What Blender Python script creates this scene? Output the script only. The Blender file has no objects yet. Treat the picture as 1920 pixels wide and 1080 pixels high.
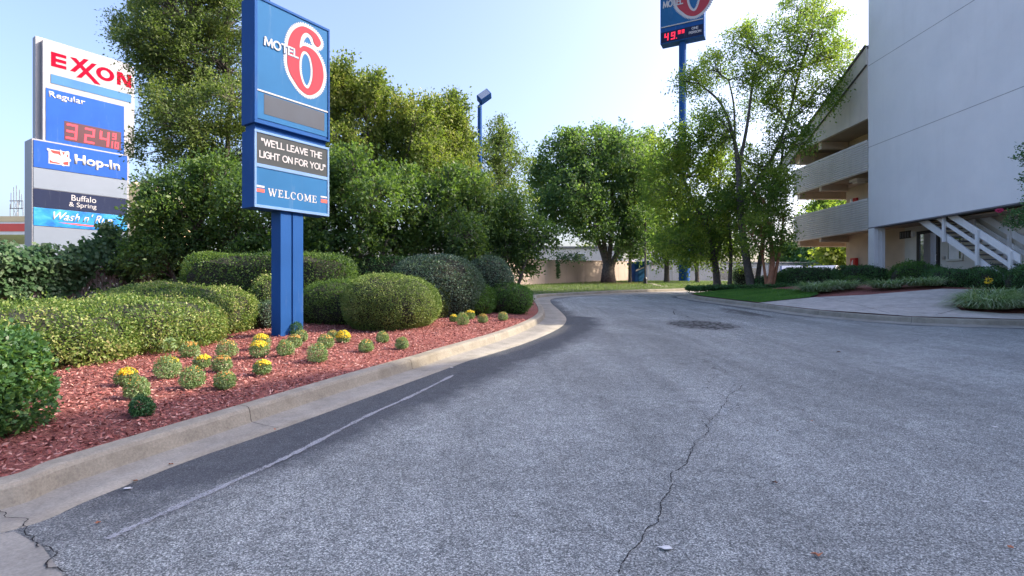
import bpy, math, random
import numpy as np
from mathutils import Vector, Matrix
from mathutils.geometry import delaunay_2d_cdt

sc = bpy.context.scene
C = sc.collection
R = math.radians
# ------------------------------------------------------------ camera, sky, sun, exposure
EYE = 1.5
cam_d = bpy.data.cameras.new("camera")
cam_d.sensor_width = 36.0
cam_d.lens = 18.75
cam_d.clip_start = 0.05
cam_d.clip_end = 3000
cam = bpy.data.objects.new("camera", cam_d)
cam.location = (0, 0, EYE)
cam.rotation_euler = (R(90), 0, 0)
C.objects.link(cam)
sc.camera = cam

SUN_EL, SUN_AZ = 35.0, 8.0          # azimuth counted from +x towards +y
world = bpy.data.worlds.new("World")
sc.world = world
world.use_nodes = True
wn = world.node_tree
sky = wn.nodes.new("ShaderNodeTexSky")
sky.sky_type = 'NISHITA'
sky.sun_disc = False
sky.sun_elevation = R(SUN_EL)
sky.sun_rotation = R(90 - SUN_AZ)
sky.air_density = 1.0
sky.dust_density = 5.0
sky.ozone_density = 2.6
tint = wn.nodes.new("ShaderNodeMix")              # white balance of the picture: daylight leaning to lavender
tint.data_type = 'RGBA'
tint.blend_type = 'MULTIPLY'
tint.inputs[0].default_value = 1.0
tint.inputs[7].default_value = (1.02, 0.97, 1.03, 1)
wn.links.new(sky.outputs[0], tint.inputs[6])
wn.links.new(tint.outputs[2], wn.nodes["Background"].inputs[0])
wn.nodes["Background"].inputs[1].default_value = 0.15
sun_d = bpy.data.lights.new("sun", 'SUN')
sun_d.energy = 2.8
sun_d.angle = R(0.6)
sun_d.color = (1.0, 0.86, 0.68)
sun = bpy.data.objects.new("sun", sun_d)
to_sun = Vector((math.cos(R(SUN_EL)) * math.cos(R(SUN_AZ)), math.cos(R(SUN_EL)) * math.sin(R(SUN_AZ)), math.sin(R(SUN_EL))))
sun.rotation_euler = to_sun.to_track_quat('Z', 'Y').to_euler()
sun.location = (30, 0, 40)
C.objects.link(sun)
sc.view_settings.view_transform = 'Standard'
sc.view_settings.look = 'None'
sc.view_settings.gamma = 1
sc.view_settings.exposure = 1.58
sc.render.engine = 'CYCLES'
sc.cycles.max_bounces = 6
sc.cycles.transparent_max_bounces = 8

# ------------------------------------------------------------ helpers
def tag(o, label=None, cat=None, group=None, kind=None):
    if label: o['label'] = label
    if cat: o['category'] = cat
    if group: o['group'] = group
    if kind: o['kind'] = kind
    return o

def empty(name, loc=(0, 0, 0), rotz=0.0, label=None, cat=None, group=None):
    o = bpy.data.objects.new(name, None)
    o.location = loc
    o.rotation_euler = (0, 0, rotz)
    o.empty_display_size = 0.2
    C.objects.link(o)
    return tag(o, label, cat, group)

def link_mesh(name, me, mats, parent=None):
    o = bpy.data.objects.new(name, me)
    for m in (mats if isinstance(mats, (list, tuple)) else [mats]):
        if m is not None: me.materials.append(m)
    C.objects.link(o)
    if parent is not None: o.parent = parent
    return o

class MB:
    """collects simple solids, then links them as one mesh object"""
    def __init__(s):
        s.v, s.f, s.m = [], [], []
    def add(s, vs, fs, m=0):
        b = len(s.v)
        s.v += [tuple(v) for v in vs]
        s.f += [tuple(i + b for i in f) for f in fs]
        s.m += [m] * len(fs)
    def box(s, x0, x1, y0, y1, z0, z1, m=0):
        vs = [(x0, y0, z0), (x1, y0, z0), (x1, y1, z0), (x0, y1, z0), (x0, y0, z1), (x1, y0, z1), (x1, y1, z1), (x0, y1, z1)]
        s.add(vs, [(3, 2, 1, 0), (4, 5, 6, 7), (0, 1, 5, 4), (1, 2, 6, 5), (2, 3, 7, 6), (3, 0, 4, 7)], m)
    def prism(s, poly, axis, a, b, m=0):
        """poly: 2-D points; extruded along axis from a to b"""
        def P(p, t):
            return {'x': (t, p[0], p[1]), 'y': (p[0], t, p[1]), 'z': (p[0], p[1], t)}[axis]
        n = len(poly)
        vs = [P(p, a) for p in poly] + [P(p, b) for p in poly]
        s.add(vs, [tuple(range(n))[::-1], tuple(range(n, 2 * n))] + [(i, (i + 1) % n, n + (i + 1) % n, n + i) for i in range(n)], m)
    def tube(s, pts, rad, n=6, m=0, cap=True):
        pts = [Vector(p) for p in pts]
        if not isinstance(rad, (list, tuple)): rad = [rad] * len(pts)
        rings = []
        up = Vector((0.13, 0.21, 0.97))
        vs = []
        for i, p in enumerate(pts):
            d = (pts[min(i + 1, len(pts) - 1)] - pts[max(i - 1, 0)])
            if d.length < 1e-6: d = Vector((0, 0, 1))
            d.normalize()
            a = d.cross(up)
            if a.length < 0.05: a = d.cross(Vector((1, 0, 0)))
            a.normalize()
            b = d.cross(a)
            for k in range(n):
                t = 2 * math.pi * k / n
                vs.append(p + (a * math.cos(t) + b * math.sin(t)) * rad[i])
        fs = []
        for i in range(len(pts) - 1):
            for k in range(n):
                fs.append((i * n + k, i * n + (k + 1) % n, (i + 1) * n + (k + 1) % n, (i + 1) * n + k))
        if cap:
            fs.append(tuple(range(n))[::-1])
            fs.append(tuple(range((len(pts) - 1) * n, len(pts) * n)))
        s.add(vs, fs, m)
    def build(s, name, mats, parent=None, smooth=False, bevel=0.0):
        me = bpy.data.meshes.new(name)
        me.from_pydata(s.v, [], s.f)
        o = link_mesh(name, me, mats, parent)
        me.polygons.foreach_set('material_index', s.m)
        if smooth: me.polygons.foreach_set('use_smooth', [True] * len(me.polygons))
        if bevel > 0:
            bm_ = o.modifiers.new("bevel", 'BEVEL')
            bm_.width = bevel
            bm_.segments = 2
            bm_.limit_method = 'ANGLE'
            bm_.angle_limit = R(40)
        me.update()
        return o

# ------------------------------------------------------------ materials
def new_mat(name):
    m = bpy.data.materials.new(name)
    m.use_nodes = True
    nt = m.node_tree
    return m, nt, nt.nodes["Principled BSDF"]

def noise(nt, scale, detail=4, rough=0.55, vec=None, dist=0.0):
    n = nt.nodes.new("ShaderNodeTexNoise")
    n.inputs['Scale'].default_value = scale
    n.inputs['Detail'].default_value = detail
    n.inputs['Roughness'].default_value = rough
    n.inputs['Distortion'].default_value = dist
    if vec is not None: nt.links.new(vec, n.inputs['Vector'])
    return n.outputs['Fac']

def ramp(nt, fac, stops):
    r = nt.nodes.new("ShaderNodeValToRGB")
    els = r.color_ramp.elements
    while len(els) < len(stops): els.new(0.5)
    for e, (p, c) in zip(els, stops):
        e.position = p
        e.color = (c[0], c[1], c[2], 1) if hasattr(c, '__len__') else (c, c, c, 1)
    nt.links.new(fac, r.inputs[0])
    return r.outputs[0]

def mixc(nt, fac, a, b, mode='MIX'):
    m = nt.nodes.new("ShaderNodeMix")
    m.data_type = 'RGBA'
    m.blend_type = mode
    for s, v in ((m.inputs[0], fac), (m.inputs[6], a), (m.inputs[7], b)):
        if isinstance(v, (int, float)): s.default_value = v
        elif isinstance(v, tuple): s.default_value = (v[0], v[1], v[2], 1)
        else: nt.links.new(v, s)
    return m.outputs[2]

def maths(nt, op, a, b=0.0):
    m = nt.nodes.new("ShaderNodeMath")
    m.operation = op
    for s, v in ((m.inputs[0], a), (m.inputs[1], b)):
        if isinstance(v, (int, float)): s.default_value = v
        else: nt.links.new(v, s)
    return m.outputs[0]

def bump(nt, bsdf, h, strength=0.3, dist=0.02):
    b = nt.nodes.new("ShaderNodeBump")
    b.inputs['Strength'].default_value = strength
    b.inputs['Distance'].default_value = dist
    nt.links.new(h, b.inputs['Height'])
    nt.links.new(b.outputs[0], bsdf.inputs['Normal'])

def coords(nt, kind='Object'):
    t = nt.nodes.new("ShaderNodeTexCoord")
    return t.outputs[kind]

def stretch(nt, vec, s):
    m = nt.nodes.new("ShaderNodeMapping")
    m.inputs['Scale'].default_value = s
    nt.links.new(vec, m.inputs['Vector'])
    return m.outputs[0]

def plain(name, c, rough=0.6, var=0.12, scale=2.0, metallic=0.0, grime=0.0, bmp=0.0, spec=0.5):
    """paint-like surface with slight tonal variation and optional streaky grime"""
    m, nt, b = new_mat(name)
    v = coords(nt)
    f = noise(nt, scale, 5, 0.6, v)
    lo = tuple(x * (1 - var) for x in c); hi = tuple(min(1, x * (1 + var)) for x in c)
    col = ramp(nt, f, [(0.3, lo), (0.7, hi)])
    if grime > 0:
        g = noise(nt, 1.6, 6, 0.65, stretch(nt, v, (2.2, 2.2, 0.35)))
        col = mixc(nt, maths(nt, 'MULTIPLY', ramp(nt, g, [(0.5, 0.0), (0.75, 1.0)]), grime), col, tuple(x * 0.45 for x in c))
    nt.links.new(col, b.inputs['Base Color'])
    b.inputs['Roughness'].default_value = rough
    b.inputs['Metallic'].default_value = metallic
    b.inputs['Specular IOR Level'].default_value = spec
    if bmp > 0: bump(nt, b, noise(nt, scale * 30, 3, 0.6, v), bmp, 0.004)
    return m

def emis(name, c, s):
    m, nt, b = new_mat(name)
    b.inputs['Base Color'].default_value = (c[0] * .4, c[1] * .4, c[2] * .4, 1)
    b.inputs['Emission Color'].default_value = (c[0], c[1], c[2], 1)
    b.inputs['Emission Strength'].default_value = s
    return m

def leaf_mat(name, stops, clump=0.8, gloss=0.42, trans=(0.20, 0.34, 0.04), tr=0.35, spread=0.5):
    """stops: list of colours from dark to light, chosen per leaf and shifted by clump"""
    m, nt, b = new_mat(name)
    g = nt.nodes.new("ShaderNodeNewGeometry")
    v = coords(nt)
    n = noise(nt, clump, 3, 0.5, v)
    f = maths(nt, 'ADD', maths(nt, 'MULTIPLY', g.outputs['Random Per Island'], spread),
              maths(nt, 'MULTIPLY', ramp(nt, n, [(0.32, 0.0), (0.68, 1.0)]), 1 - spread))
    k = len(stops) - 1
    col = ramp(nt, f, [(0.08 + 0.84 * i / k, c) for i, c in enumerate(stops)])
    nt.links.new(col, b.inputs['Base Color'])
    b.inputs['Roughness'].default_value = gloss + 0.14
    b.inputs['Specular IOR Level'].default_value = 0.32
    col0 = col
    t = nt.nodes.new("ShaderNodeBsdfTranslucent")
    nt.links.new(mixc(nt, 0.5, mixc(nt, 1.0, col, (2.2, 2.4, 1.2), 'MULTIPLY'), trans), t.inputs['Color'])
    mx = nt.nodes.new("ShaderNodeMixShader")
    mx.inputs[0].default_value = tr
    nt.links.new(b.outputs[0], mx.inputs[1])
    nt.links.new(t.outputs[0], mx.inputs[2])
    nt.links.new(mx.outputs[0], nt.nodes["Material Output"].inputs['Surface'])
    return m

M = {}
M['core'] = plain('dark_core', (0.022, 0.024, 0.014), 0.9, 0.4, 9)  # hedge core: shade among the leaves put into the colour
M['bark_grey'] = plain('bark_grey', (0.10, 0.085, 0.075), 0.9, 0.45, 7, bmp=0.6)
M['bark_pale'] = plain('bark_pale', (0.20, 0.165, 0.14), 0.85, 0.4, 6, bmp=0.5)
M['bark_red'] = plain('bark_red', (0.34, 0.15, 0.085), 0.8, 0.35, 5, bmp=0.4)
M['leaf_oak'] = leaf_mat('leaf_oak', [(0.025, 0.045, 0.016), (0.06, 0.095, 0.03), (0.13, 0.18, 0.05), (0.24, 0.27, 0.08)], 0.9)
M['leaf_pear'] = leaf_mat('leaf_pear', [(0.04, 0.07, 0.018), (0.10, 0.14, 0.03), (0.20, 0.24, 0.05), (0.32, 0.31, 0.08)], 0.8)
M['leaf_holly'] = leaf_mat('leaf_holly', [(0.02, 0.048, 0.02), (0.046, 0.095, 0.03), (0.09, 0.16, 0.042), (0.19, 0.26, 0.07)], 0.7, gloss=0.36, tr=0.36)
M['leaf_maple'] = leaf_mat('leaf_maple', [(0.024, 0.06, 0.03), (0.052, 0.11, 0.045), (0.10, 0.17, 0.06), (0.20, 0.26, 0.09)], 0.5, tr=0.42)
M['leaf_birch'] = leaf_mat('leaf_birch', [(0.04, 0.08, 0.026), (0.09, 0.145, 0.038), (0.18, 0.235, 0.05), (0.34, 0.35, 0.08)], 0.6, tr=0.58)
M['leaf_yellow'] = leaf_mat('leaf_yellow', [(0.09, 0.13, 0.02), (0.17, 0.20, 0.03), (0.28, 0.28, 0.05)], 0.6, tr=0.45)
M['leaf_privet'] = leaf_mat('leaf_privet', [(0.03, 0.07, 0.018), (0.075, 0.14, 0.032), (0.15, 0.23, 0.05), (0.29, 0.34, 0.11), (0.36, 0.30, 0.15)], 1.6, gloss=0.34, tr=0.25, spread=0.62)
M['leaf_near'] = leaf_mat('leaf_near', [(0.03, 0.075, 0.035), (0.055, 0.13, 0.05), (0.09, 0.20, 0.065), (0.2, 0.27, 0.06)], 2.4, gloss=0.3, tr=0.25, spread=0.6)
M['leaf_box'] = leaf_mat('leaf_box', [(0.04, 0.075, 0.02), (0.09, 0.15, 0.035), (0.17, 0.25, 0.06), (0.32, 0.36, 0.13)], 1.8, gloss=0.4, tr=0.2, spread=0.6)
M['leaf_blue'] = leaf_mat('leaf_blue', [(0.03, 0.06, 0.042), (0.06, 0.11, 0.075), (0.11, 0.175, 0.125), (0.19, 0.26, 0.2)], 1.2, gloss=0.38, tr=0.15, spread=0.6)
M['leaf_azalea'] = leaf_mat('leaf_azalea', [(0.035, 0.085, 0.02), (0.06, 0.15, 0.03), (0.11, 0.23, 0.045)], 1.6, gloss=0.4, tr=0.25)
M['leaf_dark'] = leaf_mat('leaf_dark', [(0.026, 0.07, 0.028), (0.055, 0.14, 0.045), (0.11, 0.23, 0.07)], 1.4, gloss=0.3, tr=0.15)
M['leaf_vine'] = leaf_mat('leaf_vine', [(0.018, 0.05, 0.022), (0.03, 0.08, 0.034), (0.06, 0.12, 0.05), (0.12, 0.19, 0.09)], 1.2, gloss=0.33, tr=0.2)
M['leaf_mum'] = leaf_mat('leaf_mum', [(0.12, 0.20, 0.07), (0.22, 0.32, 0.14), (0.38, 0.46, 0.26)], 6, tr=0.25)
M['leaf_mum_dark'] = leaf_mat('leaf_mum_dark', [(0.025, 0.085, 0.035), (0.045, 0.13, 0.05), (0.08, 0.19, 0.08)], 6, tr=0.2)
M['petal_yellow'] = leaf_mat('petal_yellow', [(0.62, 0.38, 0.02), (0.78, 0.55, 0.03), (0.85, 0.66, 0.08)], 8, gloss=0.6, trans=(0.8, 0.6, 0.05), tr=0.25, spread=0.8)
M['petal_orange'] = leaf_mat('petal_orange', [(0.42, 0.16, 0.04), (0.56, 0.30, 0.08), (0.62, 0.44, 0.12)], 8, gloss=0.6, trans=(0.6, 0.4, 0.1), tr=0.2, spread=0.8)
M['petal_pink'] = leaf_mat('petal_pink', [(0.45, 0.03, 0.12), (0.6, 0.06, 0.2)], 8, gloss=0.6, trans=(0.6, 0.1, 0.2), tr=0.3)
M['blade'] = leaf_mat('blade', [(0.09, 0.17, 0.06), (0.20, 0.31, 0.14), (0.36, 0.46, 0.28), (0.58, 0.63, 0.48)], 2.5, gloss=0.4, tr=0.25, spread=0.75)
M['blade_lawn'] = leaf_mat('blade_lawn', [(0.05, 0.14, 0.03), (0.085, 0.21, 0.04), (0.14, 0.29, 0.06)], 0.9, gloss=0.5, tr=0.3)
M['stem'] = plain('stem_green', (0.07, 0.10, 0.03), 0.7)

# ------------------------------------------------------------ leaf clouds (numpy)
def leaves(name, P, L, W, rng, mat, parent=None, nrm=None, axis=None, align=0.5, jit=0.5):
    """one folded diamond per point; P (n,3); nrm/axis optional (n,3) guides"""
    n = len(P)
    a = rng.normal(size=(n, 3))
    a /= np.linalg.norm(a, axis=1)[:, None]
    if axis is not None: a = a * jit + axis
    if nrm is not None:
        c = rng.normal(size=(n, 3)); c /= np.linalg.norm(c, axis=1)[:, None]
        nn = nrm * align + c * (1 - align)
    else:
        nn = rng.normal(size=(n, 3))
    a -= nn * (np.sum(a * nn, 1) / np.maximum(1e-6, np.sum(nn * nn, 1)))[:, None]
    a /= np.maximum(1e-6, np.linalg.norm(a, axis=1))[:, None]
    b = np.cross(nn, a)
    b /= np.maximum(1e-6, np.linalg.norm(b, axis=1))[:, None]
    nu = np.cross(a, b)
    s = rng.uniform(0.65, 1.25, (n, 1))
    l = a * L * s; w = b * W * 0.5 * s; k = nu * W * 0.18 * s
    V = np.empty((n, 4, 3))
    V[:, 0] = P; V[:, 1] = P + l * 0.45 + w + k; V[:, 2] = P + l; V[:, 3] = P + l * 0.45 - w + k
    me = bpy.data.meshes.new(name)
    me.vertices.add(n * 4); me.loops.add(n * 4); me.polygons.add(n)
    me.vertices.foreach_set('co', V.reshape(-1).astype(np.float32))
    me.loops.foreach_set('vertex_index', np.arange(n * 4, dtype=np.int32))
    me.polygons.foreach_set('loop_start', np.arange(0, n * 4, 4, dtype=np.int32))
    me.polygons.foreach_set('loop_total', np.full(n, 4, dtype=np.int32))
    me.update()
    return link_mesh(name, me, mat, parent)

def unit(rng, n):
    d = rng.normal(size=(n, 3))
    return d / np.linalg.norm(d, axis=1)[:, None]

def sprays(rng, cen, out, twigs, per, tl, up=0.3, rad=0.05, droop=0.0):
    """leaf points along short twigs that start at clump centres; returns points, axes"""
    n = len(cen)
    o = np.repeat(cen, twigs, 0)
    d = unit(rng, n * twigs) * 0.9 + np.repeat(out, twigs, 0) * 0.7
    d[:, 2] += up
    d /= np.linalg.norm(d, axis=1)[:, None]
    o = o + unit(rng, len(o)) * rng.uniform(0, 1, (len(o), 1)) * tl * 0.45
    ln = tl * rng.uniform(0.5, 1.25, (len(o), 1))
    t = np.tile(np.linspace(0.1, 1, per), len(o))[:, None]
    oo = np.repeat(o, per, 0); dd = np.repeat(d, per, 0); ll = np.repeat(ln, per, 0)
    P = oo + dd * t * ll
    P[:, 2] -= droop * (t[:, 0] ** 2) * ll[:, 0]
    P += rng.normal(size=P.shape) * rad
    return P, dd

def G(x, y):
    """height of the drive and the ground left of it: it climbs away from the camera"""
    y = max(-30.0, min(y, 400.0))
    return 0.04 * y if y < 54 else 2.16 + 0.004 * (y - 54)

def W(px, py, y):
    """point at distance y on the sight line through a pixel of the 1920x1080 picture"""
    return Vector(((px - 960) / 1000 * y, y, EYE + (540 - py) / 1000 * y))
# ------------------------------------------------------------ ground surfaces
def catmull(pts, step=0.35):
    P = [Vector(p) for p in pts]
    out = []
    for i in range(len(P) - 1):
        p0, p1, p2, p3 = P[max(i - 1, 0)], P[i], P[i + 1], P[min(i + 2, len(P) - 1)]
        n = 8
        for k in range(n):
            t = k / n
            out.append(0.5 * ((2 * p1) + (p2 - p0) * t + (2 * p0 - 5 * p1 + 4 * p2 - p3) * t * t + (3 * p1 - p0 - 3 * p2 + p3) * t ** 3))
    out.append(P[-1])
    return out

A_L = [(-9, 0.6), (-5.2, 1.75), (-3.7, 2.45), (-2.86, 3.02), (-2.71, 3.45), (-2.49, 4.14), (-2.14, 4.92), (-1.58, 6.3), (-.93, 7.9), (-.70, 8.47), (.28, 10.5), (1.15, 13.0), (1.55, 15.2), (1.62, 18), (1.63, 22.4), (2.0, 25.2), (3.6, 27.2), (6.25, 29.5), (9.5, 31.5), (14, 33.5), (25, 36)]
B_L = [(-9, 1.3), (-5.4, 2.4), (-4.0, 3.0), (-3.3, 3.4), (-3.22, 3.75), (-3.02, 4.3), (-2.68, 5.2), (-2.15, 6.6), (-1.5, 8.15), (-1.28, 8.75), (-.40, 10.9), (.30, 13.2), (.72, 15.4), (.86, 18), (.9, 22.6), (1.2, 25.9), (3.1, 27.9), (5.85, 30.2), (9.2, 32.3), (13.8, 34.3), (25, 36.8)]
A_R = [(42, 12.3), (20, 12.5), (14.5, 12.75), (12.6, 13.0), (10.3, 13.8), (8.95, 16.2), (8.5, 19.8), (8.05, 23.5), (8.05, 26), (9.0, 28), (11.5, 29.6), (16, 30.5), (24, 31)]
B_R = [(42, 13.0), (20, 13.15), (14.6, 13.4), (12.95, 13.65), (10.8, 14.4), (9.6, 16.5), (9.15, 19.8), (8.7, 23.5), (8.7, 25.6), (9.5, 27.4), (11.8, 28.9), (16, 29.8), (24, 30.3)]
aL, bL, aR, bR = (catmull(q) for q in (A_L, B_L, A_R, B_R))

def seg_d(px, py, L):
    best = 1e9
    for i in range(len(L) - 1):
        ax, ay = L[i][0], L[i][1]; bx, by = L[i + 1][0], L[i + 1][1]
        dx, dy = bx - ax, by - ay
        t = max(0, min(1, ((px - ax) * dx + (py - ay) * dy) / (dx * dx + dy * dy + 1e-9)))
        best = min(best, (px - ax - t * dx) ** 2 + (py - ay - t * dy) ** 2)
    return math.sqrt(best)

def H(x, y):
    """height of the island in front of the motel: up from the kerb to the motel's floor"""
    d = seg_d(x, y, B_R)
    z = 0.04 * y + 0.15
    return z + min(0.115 * d, max(0.0, 1.72 - z))

def HB(x, y):
    """height of the mulch bed on the left"""
    d = seg_d(x, y, B_L)
    return G(x, y) + 0.13 + 0.05 * min(1, d) + 0.02 * math.sin(x * 2.1 + y) * min(1, d)

def inside(x, y, poly):
    c = False
    j = len(poly) - 1
    for i in range(len(poly)):
        if (poly[i][1] > y) != (poly[j][1] > y) and x < (poly[j][0] - poly[i][0]) * (y - poly[i][1]) / (poly[j][1] - poly[i][1]) + poly[i][0]:
            c = not c
        j = i
    return c

def sheet(name, poly, hfun, mat, dz=0.0, step=0.6, far=0, attr=None, ymax=1e9, skirt=0.0):
    poly = [Vector((p[0], p[1])) for p in poly]
    xs = [p.x for p in poly]; ys = [p.y for p in poly]
    pts = list(poly)
    y = min(ys) + step * .5
    while y < max(ys):
        s = step if abs(y) < 22 else step * 2
        x = min(xs) + s * .5
        while x < max(xs):
            if inside(x, y, poly) and seg_d(x, y, list(poly) + [poly[0]]) > s * 0.35: pts.append(Vector((x, y)))
            x += s
        y += s
    n = len(poly)
    v, e, f, *_ = delaunay_2d_cdt(pts, [(i, (i + 1) % n) for i in range(n)], [], 1, 1e-5)
    me = bpy.data.meshes.new(name)
    vs = [(p.x, p.y, hfun(p.x, p.y) + dz) for p in v]
    fs = [tuple(q) for q in f]
    me.from_pydata(vs, [], fs)
    me.update()
    if sum(p.normal.z for p in me.polygons) < 0: me.flip_normals()
    if attr:
        at = me.color_attributes.new("wear", 'FLOAT_COLOR', 'POINT')
        for i, p in enumerate(vs):
            q = attr(p[0], p[1])
            at.data[i].color = (q[0], q[1], q[2], 1)
    me.polygons.foreach_set('use_smooth', [True] * len(me.polygons))
    o = link_mesh(name, me, mat)
    return tag(o, kind='structure')

# asphalt
def asphalt_mat():
    m, nt, b = new_mat('asphalt')
    v = coords(nt)
    at = nt.nodes.new("ShaderNodeAttribute"); at.attribute_name = 'wear'
    sep = nt.nodes.new("ShaderNodeSeparateColor"); nt.links.new(at.outputs['Color'], sep.inputs[0])
    vo = nt.nodes.new("ShaderNodeTexVoronoi"); vo.inputs['Scale'].default_value = 150
    nt.links.new(v, vo.inputs['Vector'])
    vr = nt.nodes.new("ShaderNodeSeparateColor"); nt.links.new(vo.outputs['Color'], vr.inputs[0])
    fine = noise(nt, 85, 3, 0.7, v)
    mid = noise(nt, 7, 5, 0.65, v)
    big = noise(nt, 0.55, 5, 0.6, v)
    stone = ramp(nt, vr.outputs[0], [(0.0, (0.075, 0.083, 0.083)), (0.42, (0.19, 0.207, 0.206)), (0.72, (0.33, 0.352, 0.34)), (0.93, (0.52, 0.54, 0.52)), (1.0, (0.66, 0.67, 0.65))])
    stone = mixc(nt, 1.0, stone, ramp(nt, fine, [(0.34, 0.66), (0.5, 1.0), (0.68, 1.3)]), 'MULTIPLY')
    stone = mixc(nt, 1.0, stone, ramp(nt, mid, [(0.25, 0.72), (0.75, 1.22)]), 'MULTIPLY')
    stone = mixc(nt, 1.0, stone, ramp(nt, big, [(0.3, 0.80), (0.7, 1.16)]), 'MULTIPLY')
    lane = noise(nt, 1.0, 6, 0.65, stretch(nt, v, (1.5, .16, 1)), .8)
    stone = mixc(nt, 1.0, stone, ramp(nt, lane, [(0.34, 0.80), (0.52, 1.0), (0.68, 1.16)]), 'MULTIPLY')
    patch = noise(nt, 1.7, 7, 0.72, v, 1.2)
    stone = mixc(nt, ramp(nt, patch, [(0.60, 0.0), (0.72, 0.38)]), stone, (0.12, 0.115, 0.11))
    seal = mixc(nt, ramp(nt, vr.outputs[1], [(0.86, 0.0), (1.0, 1.0)]), ramp(nt, mid, [(0.3, (0.030, 0.034, 0.043)), (0.7, (0.046, 0.051, 0.062))]), (0.16, 0.165, 0.18))
    edge = maths(nt, 'ADD', sep.outputs[0], maths(nt, 'MULTIPLY', maths(nt, 'SUBTRACT', noise(nt, 1.6, 6, 0.75, v), 0.5), 0.75))
    col = mixc(nt, ramp(nt, edge, [(0.34, 0.0), (0.70, 0.86)]), stone, seal)
    st = maths(nt, 'ADD', sep.outputs[1], maths(nt, 'MULTIPLY', maths(nt, 'SUBTRACT', noise(nt, 3.2, 6, 0.8, stretch(nt, v, (1, 2.2, 1)), 0.6), 0.5), 1.5))
    col = mixc(nt, ramp(nt, st, [(0.52, 0.0), (0.66, 0.8)]), col, (0.028, 0.026, 0.026))
    # alligator cracking where the third channel is high
    v2 = nt.nodes.new("ShaderNodeTexVoronoi"); v2.feature = 'DISTANCE_TO_EDGE'; v2.inputs['Scale'].default_value = 5.5
    nt.links.new(v, v2.inputs['Vector'])
    ck = maths(nt, 'MULTIPLY', ramp(nt, v2.outputs['Distance'], [(0.05, 1.0), (0.16, 0.0)]), ramp(nt, maths(nt, 'ADD', sep.outputs[2], maths(nt, 'MULTIPLY', maths(nt, 'SUBTRACT', mid, 0.5), 1.2)), [(0.35, 0.0), (0.6, 1.0)]))
    col = mixc(nt, ramp(nt, maths(nt, 'ADD', sep.outputs[2], maths(nt, 'MULTIPLY', maths(nt, 'SUBTRACT', mid, 0.5), 1.2)), [(0.2, 0.0), (0.6, .55)]), col, (0.06, 0.055, 0.055))
    col = mixc(nt, ck, col, (0.012, 0.012, 0.013))
    # hairline cracks everywhere, thin and broken
    v3 = nt.nodes.new("ShaderNodeTexVoronoi"); v3.feature = 'DISTANCE_TO_EDGE'; v3.inputs['Scale'].default_value = 0.55
    wv = nt.nodes.new("ShaderNodeVectorMath"); wv.operation = 'ADD'
    nz = nt.nodes.new("ShaderNodeTexNoise"); nz.inputs['Scale'].default_value = 3.0; nz.inputs['Detail'].default_value = 8; nz.inputs['Roughness'].default_value = 0.7
    nt.links.new(v, nz.inputs['Vector']); nt.links.new(v, wv.inputs[0])
    sv = nt.nodes.new("ShaderNodeVectorMath"); sv.operation = 'SCALE'; sv.inputs['Scale'].default_value = 0.7
    nt.links.new(nz.outputs['Color'], sv.inputs[0]); nt.links.new(sv.outputs[0], wv.inputs[1])
    nt.links.new(wv.outputs[0], v3.inputs['Vector'])
    hc = maths(nt, 'MULTIPLY', ramp(nt, v3.outputs['Distance'], [(0.001, 1.0), (0.006, 0.0)]), ramp(nt, noise(nt, 0.9, 3, 0.6, v), [(0.52, 0.0), (0.62, 0.75)]))
    col = mixc(nt, hc, col, (0.03, 0.03, 0.032))
    nt.links.new(col, b.inputs['Base Color'])
    b.inputs['Roughness'].default_value = 0.72
    b.inputs['Specular IOR Level'].default_value = 0.4
    bump(nt, b, maths(nt, 'ADD', vr.outputs[0], fine), 0.75, 0.006)
    return m

def wear(x, y):
    d = seg_d(x, y, A_L) if y < 30 else 9
    seal = max(0.0, min(1.0, 1.3 - d / 1.15)) * max(0.52, min(1, (y - 1.5) / 3.0)) if y < 16 else max(0, .8 - d)
    d2 = seg_d(x, y, A_R)
    seal = max(seal, 0.9 - d2 / 0.7)
    e = lambda cx, cy, rx, ry: max(0.0, 1 - ((x - cx) / rx) ** 2 - ((y - cy) / ry) ** 2)
    stain = max(e(7.55, 17.4, .55, 3.6) * 1.1, e(6.4, 18.5, .8, 2.5) * .7, e(6.2, 14.6, 1.2, .5) * .5, e(4.8, 22, 1.2, 3) * .6, e(3.0, 9, .3, 3) * .1)
    return (max(0, seal), stain * .80, e(4.9, 13.8, 1.1, 1.5))

M['asphalt'] = asphalt_mat()
road_poly = [(-9, -12)] + [(p.x, p.y) for p in aL] + [(45, 38.5), (60, 40), (60, 33.5), (45, 32.5)] + [(p.x, p.y) for p in reversed(aR)] + [(42, -12)]
road = sheet('road', road_poly, G, M['asphalt'], 0.0, 0.5, attr=wear)

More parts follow.
